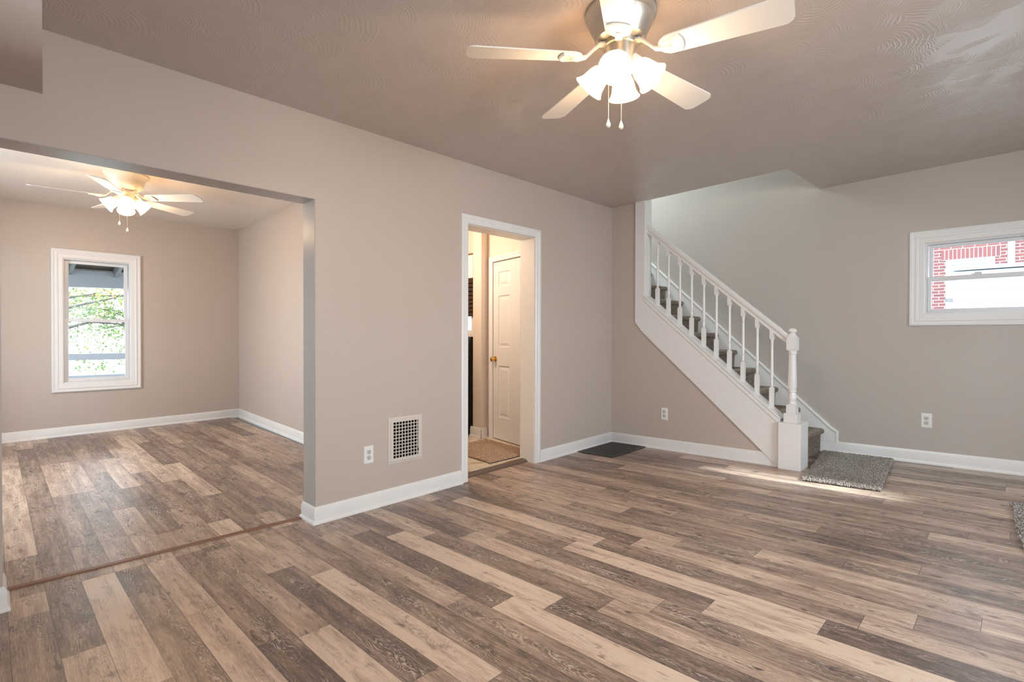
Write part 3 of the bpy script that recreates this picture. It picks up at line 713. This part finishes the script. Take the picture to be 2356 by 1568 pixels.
for i in range(1, 10):
    s = 0.526 + 0.1219*i; c = b0.copy(); C.objects.link(c); c.parent = st
    p = W(s, 0, slope_up(s)) - W(0.526, 0, slope_up(0.526)); c.location = p

# ------------------------------------------------------------------ outlets
def outlet_parts(root):
    rings = []
    for ins, y in ((0.0, 0.0), (0.0, -0.003), (0.004, -0.0062)):
        x, z = 0.0355-ins, 0.0595-ins; rings.append([(-x, y, -z), (x, y, -z), (x, y, z), (-x, y, z)])
    obj('cover_plate', MB().loops(rings), MT['plastic'], root)
    for zz in (-0.020, 0.020):
        R_ = []
        for y in (-0.006, -0.0085):
            R_.append([(max(-0.0165, min(0.0165, 0.0195*math.cos(a))), y, zz + max(-0.0140, min(0.0140, 0.0175*math.sin(a)))) for a in [2*math.pi*k/24 for k in range(24)]])
        rc = obj('receptacle', MB().loops(R_), MT['outlet_face'], root)
        sl = MB(); sl.box(-0.0075, -0.0052, -0.0092, -0.0080, zz+0.0005, zz+0.0095); sl.box(0.0052, 0.0072, -0.0092, -0.0080, zz+0.0015, zz+0.0085)
        a_ = [(0.003*math.cos(t), zz-0.0065+0.003*math.sin(t)) for t in [2*math.pi*k/10 for k in range(10)]]
        sl.prism(a_, -0.0092, -0.0080, 'y')
        obj('slots', sl, MT['dark'], rc)
    sc_ = MB(knob_f((0, -0.0060, 0), (0, -1, 0))).lathe([(0.0035, 0), (0.003, 0.001), (0, 0.0012)], 10); obj('screw', sc_, MT['chrome'], root)
MT['outlet_face'] = simple('outlet_face_plastic', (0.58, 0.57, 0.56), 0.35)
o1 = thing('wall_outlet', 'white duplex outlet on the back wall left of the vent grille', 'outlet', (0, 0, 0), 'wall outlets')
outlet_parts(o1); o1.location = (-2.909, 0.0, 0.334)
RZB = math.atan2(-1, -TA)            # local x runs along s, local -y faces the room
dup(o1, W(0.632, 0.0, 0.373), RZB, 'white duplex outlet on the triangular wall under the stairs', 'wall outlets')
dup(o1, W(2.560, WC, 0.443), RZB, 'white duplex outlet on the right wall below the small window', 'wall outlets')

# ------------------------------------------------------------------ wall vent
v = thing('wall_vent', 'white wall vent with a square grid of dark holes between outlet and kitchen doorway', 'vent', (-2.616, 0.0, 0.235))
X0, X1, Z0, Z1 = -2.757, -2.475, 0.240, 0.564
obj('vent_frame', frame_casing([(0, 0), (0, 0.004), (0.012, 0.006), (0.016, 0.011), (0.034, 0.011), (0.036, 0.004)], X0, X1, Z0, Z1, lambda x, p, z: Vector((x, -p, z))), MT['vent_paint'], v)
gx0, gx1, gz0, gz1 = X0+0.035, X1-0.022, Z0+0.034, Z1-0.030
us = [gx0]; zs = [gz0]; holes = []; nx, nz = 9, 11
px, pz = (gx1-gx0)/nx, (gz1-gz0)/nz
for i in range(nx): us += [gx0+px*i+px*0.12, gx0+px*i+px*0.88]
for j in range(nz): zs += [gz0+pz*j+pz*0.11, gz0+pz*j+pz*0.87]
us.append(gx1); zs.append(gz1)
for i in range(nx):
    for j in range(nz):
        if i == nx-1 and j == 2: continue
        z_top = zs[2+2*j] if not (i == nx-1 and j == 1) else zs[2+2*(j+1)]
        holes.append((us[1+2*i], us[2+2*i], zs[1+2*j], z_top))
obj('grille', grid_wall(us, zs, holes, -0.0085, -0.007, F), MT['vent_paint'], v)
obj('duct_shade_sheet', MB().box(X0+0.02, X1-0.02, -0.003, -0.001, Z0+0.02, Z1-0.02), MT['dark'], v)  # flat sheet, the dark of the duct put into its colour
obj('damper_lever', MB().box(gx1-px*0.6, gx1-px*0.45, -0.012, -0.008, gz0+pz*1.3, gz0+pz*1.9), MT['dark'], v)

# ------------------------------------------------------------------ floor vent in the corner
fv = thing('floor_vent', 'black metal floor grate in the corner between back wall and stairs', 'floor vent', (-0.33, -0.23, fz(-.33, -.23)))
fx0, fx1, fy0, fy1 = -0.625, -0.028, -0.435, -0.026
def FV(x, y, z): return Vector((x, y, fz(x, y)+z))
fr = grid_wall([fx0, fx0+.018, fx1-.018, fx1], [fy0, fy0+.018, fy1-.018, fy1], [(fx0+.018, fx1-.018, fy0+.018, fy1-.018)], 0.001, 0.009, lambda u, t, w: FV(u, w, t))
obj('frame', fr, MT['black_metal'], fv)
us = [fx0+.016]; ys = [fy0+.016]; hs = []
nx, ny = 22, 15
ax, ay = (fx1-fx0-.032)/nx, (fy1-fy0-.032)/ny
for i in range(nx): us += [fx0+.016+ax*i+ax*.12, fx0+.016+ax*i+ax*.88]
for j in range(ny): ys += [fy0+.016+ay*j+ay*.16, fy0+.016+ay*j+ay*.84]
us.append(fx1-.016); ys.append(fy1-.016)
for i in range(nx):
    for j in range(ny): hs.append((us[1+2*i], us[2+2*i], ys[1+2*j], ys[2+2*j]))
obj('grate', grid_wall(us, ys, hs, 0.004, 0.0075, lambda u, t, w: FV(u, w, t)), MT['black_metal'], fv)
pan = MB(FV); pan.box(fx0+.01, fx1-.01, fy0+.01, fy1-.01, 0.0012, 0.0022); obj('duct_shade_sheet', pan, MT['dark'], fv)  # thin sheet on the floor, near-black in place of an unlit duct

# ------------------------------------------------------------------ rugs
def rug(name, label, corners, zf, mpile, h, density, seed):
    """corners counter-clockwise; zf(x, y) floor height"""
    rnd = random.Random(seed); c = [Vector((*p, 0)) for p in corners]; ctr = sum(c, Vector())/4
    root = thing(name, label, 'rug', (ctr.x, ctr.y, zf(ctr.x, ctr.y)))
    lo = [(p.x, p.y, zf(p.x, p.y)+0.0015) for p in c]; hi = [(p.x, p.y, zf(p.x, p.y)+0.007) for p in c]
    obj('backing', MB().loops([lo, hi]), MT['rubber'], root)
    mb = MB(); area_ = (c[1]-c[0]).cross(c[3]-c[0]).length; n = int(area_*density)
    for _ in range(n):
        a, b = rnd.random(), rnd.random()
        p = c[0].lerp(c[1], a).lerp(c[3].lerp(c[2], a), b); z = zf(p.x, p.y)+0.006
        t = rnd.random()*6.28; r = rnd.uniform(0.0022, 0.0036); hh = h*rnd.uniform(0.6, 1.25); lx, ly = rnd.gauss(0, .007), rnd.gauss(0, .007)
        i = [mb.pt(p.x+r*math.cos(t+k*2.094), p.y+r*math.sin(t+k*2.094), z) for k in range(3)]
        j = [mb.pt(p.x+lx+r*.75*math.cos(t+.5+k*2.094), p.y+ly+r*.75*math.sin(t+.5+k*2.094), z+hh) for k in range(3)]
        mb.f += [[i[k], i[(k+1) % 3], j[(k+1) % 3], j[k]] for k in range(3)] + [j]
    me = bpy.data.meshes.new('pile'); base = base_of(root); me.from_pydata([tuple(q-base) for q in mb.v], [], mb.f); me.materials.append(mpile)
    o = bpy.data.objects.new('pile', me); C.objects.link(o); o.parent = root; o['kind'] = 'stuff'
    return root
rug('rug', 'taupe shag rug on the plank floor at the foot of the stairs', [(-0.405, -1.975), (-0.375, -2.455), (0.770, -2.36), (0.778, -1.835)], fz, MT['rug'], 0.012, 46000, 1)
rug('rug', 'pale taupe shag rug cut off by the right edge of the photo', [(-1.12, -3.16), (-1.12, -3.75), (-0.15, -3.72), (-0.20, -3.10)], fz, MT['rug'], 0.013, 46000, 2)
rug('rug', 'tan shag rug on the kitchen floor in front of the white panelled door', [(-1.60, 0.20), (-1.02, 0.215), (-0.93, 0.98), (-1.53, 0.93)], lambda x, y: 0.006, MT['rug_tan'], 0.013, 46000, 3)

# ------------------------------------------------------------------ ceiling fans
def bell(n=28):   # tulip glass, mouth at z = 0 hanging to negative z, (r, z)
    return [(0.022, 0.0), (0.027, -0.006), (0.040, -0.020), (0.048, -0.040), (0.052, -0.062), (0.056, -0.082), (0.064, -0.098), (0.072, -0.108)]
def fan(name, label, loc, phase, sgn, housing, R, drop, hub, mh, mi, shade_phase, n_sh, tilt, sh_r, sh_z, sh_scale, chain, power, sh_up=0.0, pitch=11.0):
    root = thing(name, label, 'ceiling fan', (0, 0, 0), 'ceiling fans')
    obj('motor_housing', MB().lathe(housing, 40), mh, root, smooth=30)
    obj('flywheel', MB().lathe([(hub*1.08, drop+0.075), (hub*1.10, drop+0.070), (hub*1.10, drop+0.048), (hub*1.02, drop+0.044)], 32), MT['fan_metal'], root, smooth=30)
    sw_ = obj('switch_housing', MB().lathe([(hub*.98, drop+0.046), (hub, drop+0.040), (hub, drop-0.035), (hub*.93, drop-0.052), (hub*.6, drop-0.064), (0.0, drop-0.066)], 32), mh if mh is not MT['fan'] else MT['fan'], root, smooth=30)
    for k in range(5):
        a = phase + sgn*k*2*math.pi/5; ca, sa = math.cos(a), math.sin(a); tp = math.tan(math.radians(pitch))*sgn
        fx = lambda x, y, z, ca=ca, sa=sa: Vector((x*ca - y*sa, x*sa + y*ca, z))
        # blade
        half = []
        r_in, r_out, w_in, w_out = 0.165, R, 0.052, 0.070
        for i in range(9):
            t = i/8; half.append((r_in + 0.055*(1-math.cos(t*math.pi/2)) if i < 8 else r_in+0.055, (w_in*math.sin(t*math.pi/2))))
        tip = []
        rc = 0.038
        for i in range(9):
            t = i/8*math.pi/2; tip.append((r_out-rc+rc*math.sin(t), w_out-rc+rc*math.cos(t)))
        up = half + tip; outline = up + [(x, -y) for x, y in reversed(up)]
        outline = [p for i, p in enumerate(outline) if i == 0 or (Vector(p)-Vector(outline[i-1])).length > 1e-5]
        bl = MB(lambda x, y, z: fx(x, y, drop + z + y*tp))
        bl.loops([[(x, y, -0.003) for x, y in outline], [(x, y, 0.003) for x, y in outline]])
        b_ = obj('blade', bl, MT['blade'], root)
        # blade iron: S-curved arm and a shield-shaped plate under the blade root
        arm = MB(fx); path = [(hub*1.0, 0, drop+0.060), (hub+0.025, 0, drop+0.056), (hub+0.055, 0, drop+0.030), (hub+0.085, 0, drop+0.000), (0.185, 0, drop-0.010), (0.215, 0, drop-0.010)]
        rings = []
        for i, (x, y, z) in enumerate(path):
            w = (0.016, 0.016, 0.014, 0.013, 0.014, 0.010)[i]; rings.append([(x, -w, z-0.006), (x, w, z-0.006), (x, w*.8, z+0.004), (x, -w*.8, z+0.004)])
        arm.loops(rings)
        ir = obj('blade_iron', arm, mi, root, smooth=50)
        sh = [(0.170, 0), (0.180, 0.020), (0.205, 0.036), (0.240, 0.045), (0.252, 0.046), (0.262, 0.025), (0.266, 0)]
        sh = sh + [(x, -y) for x, y in reversed(sh[1:-1])]
        pm = MB(lambda x, y, z: fx(x, y, drop + z + y*tp)); pm.loops([[(0.222+(x-0.222)*.86, y*.86, -0.0125) for x, y in sh], [(x, y, -0.009) for x, y in sh], [(x, y, -0.002) for x, y in sh]]); obj('iron_plate', pm, mi, ir)
    lights = []
    for k in range(n_sh):
        a = shade_phase + k*2*math.pi/n_sh; ca, sa = math.cos(a), math.sin(a); th = math.radians(tilt)
        ax = Vector((ca*math.sin(th), sa*math.sin(th), -math.cos(th))); t1 = Vector((-sa, ca, 0)); t2 = ax.cross(t1)
        o = Vector((sh_r*ca, sh_r*sa, sh_z))
        f = lambda x, y, z, o=o, ax=ax, t1=t1, t2=t2: o + t1*x + t2*y + ax*(-z)
        fit = MB(f); fit.lathe([(0.018, 0.050), (0.024, 0.034), (0.030, 0.014), (0.031, -0.004), (0.027, -0.010), (0.0, -0.010)], 20)
        ft = obj('lamp_holder', fit, mi, root, smooth=35)
        g = MB(f); prof = [(r*sh_scale, z*sh_scale) for r, z in bell()]; inn = [(r-0.003, z-0.0005) for r, z in reversed(prof)]
        n = 28; full = prof + inn
        rings = []
        for r, z in full:
            rings.append([(r*math.cos(2*math.pi*q/n)*(1+0.0*q), r*math.sin(2*math.pi*q/n), z) for q in range(n)])
        g.loops(rings, cap0=False, cap1=False); obj('glass_shade', g, MT['shade'], ft, smooth=60)
        bb = MB(f); bb.lathe([(0.0, -0.012), (0.013, -0.016), (0.015, -0.03), (0.024, -0.05), (0.027, -0.064), (0.022, -0.080), (0.0, -0.088)], 16); obj('bulb', bb, MT['bulb'], ft, smooth=60)
        lights.append(f(0, 0, -0.098*sh_scale - 0.002))
    for (cx, cy, z0, z1) in chain:
        ch = MB(); n = int((z0-z1)/0.006)
        ch.tube([(cx, cy, z0), (cx, cy, (z0+z1)/2), (cx, cy, z1)], 0.0011, 6)
        for i in range(n): ch.lathe([(0.0, -0.002), (0.0021, 0.0), (0.0, 0.002)], 6, (cx, cy, z0-0.006*i))
        co = obj('pull_chain', ch, MT['bead'], root)
        fb_ = MB(); fb_.lathe([(0.0, 0.0), (0.0025, -0.002), (0.004, -0.008), (0.009, -0.022), (0.0095, -0.028), (0.006, -0.036), (0.0, -0.038)], 14, (cx, cy, z1)); obj('chain_fob', fb_, MT['fob'], co, smooth=50)
    root.location = loc
    for p in lights:
        d = bpy.data.lights.new('fan_bulb', 'POINT'); d.energy = power; d.color = (1.0, 0.70, 0.44); d.shadow_soft_size = 0.035
        lo_ = bpy.data.objects.new('fan_bulb_light', d); C.objects.link(lo_); lo_.location = Vector(loc) + p
    return root
c1 = (-2.792, -1.899, cz(-2.792, -1.899))
fan('ceiling_fan', 'white five-blade ceiling fan with four lit glass shades on the near swirl-textured ceiling', c1, 2.4255, -1,
    [(0.0, 0.004), (0.146, 0.004), (0.150, -0.006), (0.150, -0.024), (0.144, -0.030), (0.138, -0.034), (0.136, -0.050), (0.128, -0.070), (0.116, -0.092), (0.110, -0.108), (0.104, -0.120), (0.092, -0.126), (0.0, -0.126)],
    0.66, -0.195, 0.064, MT['fan_metal'], MT['fan'], math.radians(-65), 4, 42, 0.066, -0.226, 0.98, [(-0.035, 0.035, -0.262, -0.455), (0.004, -0.004, -0.262, -0.462)], 11.5)
c2 = (-3.835, 2.632, BH)
fan('ceiling_fan', 'cream five-blade ceiling fan with lit bell shades in the dining room beyond the wide opening', c2, 3.008, -1,
    [(0.0, 0.004), (0.172, 0.004), (0.174, -0.012), (0.160, -0.024), (0.152, -0.036), (0.140, -0.052), (0.136, -0.075), (0.128, -0.105), (0.108, -0.128), (0.080, -0.138), (0.0, -0.138)],
    0.66, -0.205, 0.064, MT['cream_fan'], MT['cream_fan'], math.radians(-98), 4, 50, 0.066, -0.228, 0.98, [(-0.045, 0.035, -0.27, -0.415), (0.006, -0.006, -0.27, -0.475)], 12.0, pitch=12.0)

# ------------------------------------------------------------------ kitchen things
sv = thing('stove', 'black freestanding stove glimpsed past the left door jamb in the kitchen', 'stove', (-1.15, 1.69, 0.006))
obj('body', MB().box(-1.46, -0.83, 1.32, 2.07, 0.03, 0.865), MT['stove'], sv, bevel=0.006)
obj('cooktop', MB().box(-1.48, -0.83, 1.31, 2.08, 0.865, 0.895), MT['stove'], sv, bevel=0.006)
pz_ = [(-0.955, 0.895), (-0.83, 0.895), (-0.83, 1.13), (-0.865, 1.13), (-0.89, 1.10)]
obj('backguard', MB().prism(pz_, 1.31, 2.08, 'y'), MT['stove'], sv, bevel=0.005)
dv = obj('oven_door', MB().box(-1.50, -1.46, 1.34, 2.05, 0.22, 0.80), MT['stove'], sv, bevel=0.006)
obj('handle', MB().tube([(-1.50, 1.42, .74), (-1.55, 1.42, .74), (-1.55, 1.97, .74), (-1.50, 1.97, .74)], 0.010), MT['chrome'], dv)
obj('drawer', MB().box(-1.49, -1.46, 1.34, 2.05, 0.05, 0.20), MT['stove'], sv, bevel=0.006)
for q in range(5):
    y = 1.42+q*0.135; kb = MB(knob_f((-0.925, y, 0.965), (-1, 0, 0.5))).lathe([(0.022, 0), (0.022, 0.008), (0.016, 0.022), (0, 0.024)], 16); obj('control_knob', kb, MT['chrome'], sv, smooth=40)
for bx, by in ((-1.32, 1.5), (-1.32, 1.88), (-1.06, 1.5), (-1.06, 1.88)):
    obj('burner', MB().lathe([(0.085, 0.895), (0.085, 0.905), (0.06, 0.908), (0, 0.908)], 24, (bx, by, 0)), MT['chrome'] if bx > -1.1 else MT['stove'], sv, smooth=40)
wk = thing('window_5', '', '', (-0.80, 1.78, 1.17)); del wk['label'], wk['category']; wk['kind'] = 'structure'
obj('window_casing', frame_casing([(0, 0), (0, .015), (.05, .018), (.06, 0)], 1.31, 2.25, 1.12, 1.85, lambda y, p, z: Vector((-0.80-p, y, z))), MT['trim'], wk)
obj('pane', MB().box(-0.76, -0.756, 1.36, 2.2, 1.17, 1.80), MT['glass'], wk)
obj('window_sash', bars(lambda y, d, z: Vector((-0.78+d, y, z)), 1.36, 2.2, 1.17, 1.80, .035, 0, .03), MT['vinyl'], wk)
bl = MB(); 
for i in range(9):
    z = 1.36 + i*0.047; bl.hexa([(-0.842, 1.30, z), (-0.826, 1.30, z+.010), (-0.826, 2.25, z+.010), (-0.842, 2.25, z), (-0.842, 1.30, z+.056), (-0.838, 1.30, z+.058), (-0.838, 2.25, z+.058), (-0.842, 2.25, z+.056)])
bl.box(-0.845, -0.822, 1.295, 2.255, 1.775, 1.80); bl.tube([(-0.833, 1.45, 1.38), (-0.833, 1.45, 1.77)], .002); bl.tube([(-0.833, 2.1, 1.38), (-0.833, 2.1, 1.77)], .002)
bt = thing('window_blind', 'dark wooden slatted blind with a pale valance above the stove in the kitchen', 'blind', (-0.83, 1.78, 1.36))
obj('slats', bl, MT['blind'], bt)
obj('valance', MB().box(-0.848, -0.840, 1.30, 2.25, 1.80, 2.06), MT['trim'], bt)
obj('curtain_rod', MB().tube([(-0.845, 1.28, 2.075), (-0.845, 2.27, 2.075)], 0.007), MT['brass'], bt)
kl = bpy.data.lights.new('kitchen_lamp', 'POINT'); kl.energy = 35; kl.color = (1.0, 0.80, 0.61); kl.shadow_soft_size = 0.12
klo = bpy.data.objects.new('kitchen_lamp', kl); C.objects.link(klo); klo.location = (-1.70, 1.15, 2.05)

# ------------------------------------------------------------------ outside the dining room window: porch and trees
pc = thing('porch', 'white porch beam and rail under weathered roof joists outside the dining room window', 'porch', (-3.6, 6.3, -0.5))
obj('beam', MB().hexa([(-6.5, 6.50, 1.76), (-1.0, 6.50, 1.90), (-1.0, 6.62, 1.90), (-6.5, 6.62, 1.76), (-6.5, 6.50, 2.0), (-1.0, 6.50, 2.13), (-1.0, 6.62, 2.13), (-6.5, 6.62, 2.0)]), MT['porch_white'], pc)
def rz_(y): return 2.45 - (y-4.72)*0.186
obj('roof_boards', MB().hexa([(-6.5, 4.72, rz_(4.72)), (-1, 4.72, rz_(4.72)), (-1, 6.75, rz_(6.75)), (-6.5, 6.75, rz_(6.75)), (-6.5, 4.72, rz_(4.72)+.03), (-1, 4.72, rz_(4.72)+.03), (-1, 6.75, rz_(6.75)+.03), (-6.5, 6.75, rz_(6.75)+.03)]), MT['porch_board'], pc)
for x in (-5.0, -4.45, -3.93, -3.41, -2.89, -2.3):
    obj('joist', MB().hexa([(x, 4.72, rz_(4.72)-.12), (x+.045, 4.72, rz_(4.72)-.12), (x+.045, 6.62, rz_(6.62)-.12), (x, 6.62, rz_(6.62)-.12), (x, 4.72, rz_(4.72)), (x+.045, 4.72, rz_(4.72)), (x+.045, 6.62, rz_(6.62)), (x, 6.62, rz_(6.62))]), MT['porch_joist'], pc)
obj('rail', MB().box(-6.5, -1.0, 6.50, 6.60, 0.775, 0.868), MT['porch_white'], pc)
obj('lower_rail', MB().box(-6.5, -1.0, 6.50, 6.60, 0.45, 0.555), MT['porch_white'], pc)
for x in (-6.3, -1.4): obj('post', MB().box(x, x+.12, 6.50, 6.62, -0.5, 1.95), MT['porch_white'], pc)
obj('deck', MB().box(-6.5, -1.0, 4.72, 6.7, -0.45, -0.38), MT['porch_joist'], pc)
struct('ground', MB().box(-30, 30, -30, 40, -0.9, -0.6), MT['ground'])
def tree(name, label, x, y, seed, n, lo, hi, spread):
    rnd = random.Random(seed); root = thing(name, label, 'tree', (x, y, -0.6), 'trees beyond the porch')
    trunk = MB(); trunk.tube([(x, y, -0.65), (x+.05, y, 1.2), (x-.05, y+.05, 2.6), (x, y, 4.5)], [0.16, 0.13, 0.10, 0.04], 10)
    obj('trunk', trunk, MT['leafstem'], root, smooth=60)
    mb = MB(); tones = []
    ends = []
    for b in range(16):
        a = rnd.uniform(0, 6.28); z0 = rnd.uniform(0.4, 3.2); L_ = rnd.uniform(.7, 1.0)*spread
        e = Vector((x+L_*math.cos(a), y+L_*math.sin(a)*.8, z0+rnd.uniform(-.3, 1.0)))
        s_ = Vector((x, y, z0)); mid = s_.lerp(e, .5)+Vector((0, 0, rnd.uniform(0, .25)))
        obj('branch', MB().tube([tuple(s_), tuple(mid), tuple(e)], [0.04, 0.025, 0.006], 6), MT['leafstem'], root, smooth=60); ends += [(s_, mid, e)]
    for i in range(n):
        s_, mid, e = rnd.choice(ends); t = rnd.random()**.6
        p = (s_.lerp(mid, t*2) if t < .5 else mid.lerp(e, t*2-1)) + Vector((rnd.gauss(0, .34), rnd.gauss(0, .3), rnd.gauss(0, .30)))
        r = rnd.uniform(.022, .044); n1 = Vector((rnd.gauss(0, 1), rnd.gauss(0, 1), rnd.gauss(0, .6))).normalized(); n2 = n1.orthogonal().normalized(); n2 = n2*math.cos(1.1*i)+n1.cross(n2)*math.sin(1.1*i); n3 = n1.cross(n2)
        tone = min(1, max(0, rnd.gauss(.32 + (.35 if p.z > 1.9 else 0), .25)))
        ids = []
        for k in range(10):
            q = math.pi*2*k/10; rad = r*(1.0 if k % 2 == 0 else .52); v_ = p + n2*math.cos(q)*rad + n3*math.sin(q)*rad + n1*(0.15*r*math.cos(2*q)); ids.append(mb.pt(*v_))
        mb.f.append(ids); tones.append((tone, 0, 0, 1))
    me = bpy.data.meshes.new('foliage'); base = base_of(root); me.from_pydata([tuple(q-base) for q in mb.v], [], mb.f); me.materials.append(MT['leaf'])
    o = bpy.data.objects.new('foliage', me); C.objects.link(o); o.parent = root; o['kind'] = 'stuff'
    ca = me.color_attributes.new('tone', 'FLOAT_COLOR', 'CORNER')
    for p in me.polygons:
        for li in p.loop_indices: ca.data[li].color = tones[p.index]
    return root
tree('maple_tree', 'green and yellowing maple tree seen through the left side of the dining room window', -4.5, 9.3, 11, 5200, 0, 4, 2.3)
tree('maple_tree', 'green maple tree seen through the right side of the dining room window', -1.6, 14.2, 12, 4600, 0, 4, 2.2)

# ------------------------------------------------------------------ outside the small window: the brick house next door
nh = thing('neighbor_house', 'red brick house with white window trim seen through the small window on the right wall', 'house', W(3.0, 10.9, -0.6))
def uvq(o, scale=1.0):
    me = o.data; ul = me.uv_layers.new(name='plank_uv')
    for p in me.polygons:
        for li in p.loop_indices:
            co = me.vertices[me.loops[li].vertex_index].co; ul.data[li].uv = ((-co.y)*scale, co.z*scale)
WD = 10.83
bw = obj('brick_wall', grid_wall([-4.0, 1.585, 2.415, 2.606, 2.725, 9.0], [-0.6, 1.0, 2.895, 4.3], [(1.585, 2.415, 1.0, 2.895), (2.606, 2.725, -2, 8)], WD, WD+0.25, lambda s, w, z: W(s, w, z)), MT['brick'], nh); uvq(bw)
so_ = obj('soldier_course', MB(W).box(1.50, 2.505, WD-0.012, WD, 2.895, 3.125), MT['soldier'], nh); uvq(so_)
obj('window_frame', bars(lambda s, d, z: W(s, WD+d, z), 1.585, 2.415, 1.0, 2.895, .11, -0.03, .10), MT['siding'], nh)
sh_ = obj('window_sash', bars(lambda s, d, z: W(s, WD+d, z), 1.695, 2.305, 1.11, 2.785, .05, 0.02, .08), MT['siding'], nh)
obj('pane', MB(W).box(1.745, 2.255, WD+.05, WD+.06, 1.16, 2.735), MT['glass'], sh_)
obj('window_blind', MB(W).box(1.70, 2.30, WD+.12, WD+.13, 1.1, 2.78), MT['siding'], nh)
obj('downspout', MB(W).box(2.61, 2.72, WD-.03, WD+.10, -0.6, 4.3), MT['siding'], nh)
nf = thing('garden_shed', 'white lap-sided shed standing in front of the brick house outside the small window', 'shed', W(3.5, 7.3, -0.6))
sg = MB(W)
for i in range(17):
    z = -0.6 + i*0.168; sg.hexa([(2.10, 6.98, z), (6.5, 6.98, z), (6.5, 7.03, z), (2.10, 7.03, z), (2.10, 7.005, z+.168), (6.5, 7.005, z+.168), (6.5, 7.03, z+.168), (2.10, 7.03, z+.168)])
obj('lap_siding', sg, MT['siding'], nf)
obj('shed_wall', MB(W).box(2.10, 6.5, 7.03, 8.4, -0.6, 2.25), MT['siding'], nf)
obj('shed_roof', MB(W).hexa([(2.02, 6.9, 2.27), (6.6, 6.9, 2.27), (6.6, 8.5, 2.30), (2.02, 8.5, 2.30), (2.02, 6.9, 2.33), (6.6, 6.9, 2.33), (6.6, 8.5, 2.36), (2.02, 8.5, 2.36)]), MT['siding'], nf)
obj('bracket', MB(W).box(2.0, 2.1, 6.95, 7.03, 1.74, 1.80), MT['porch_joist'], nf)
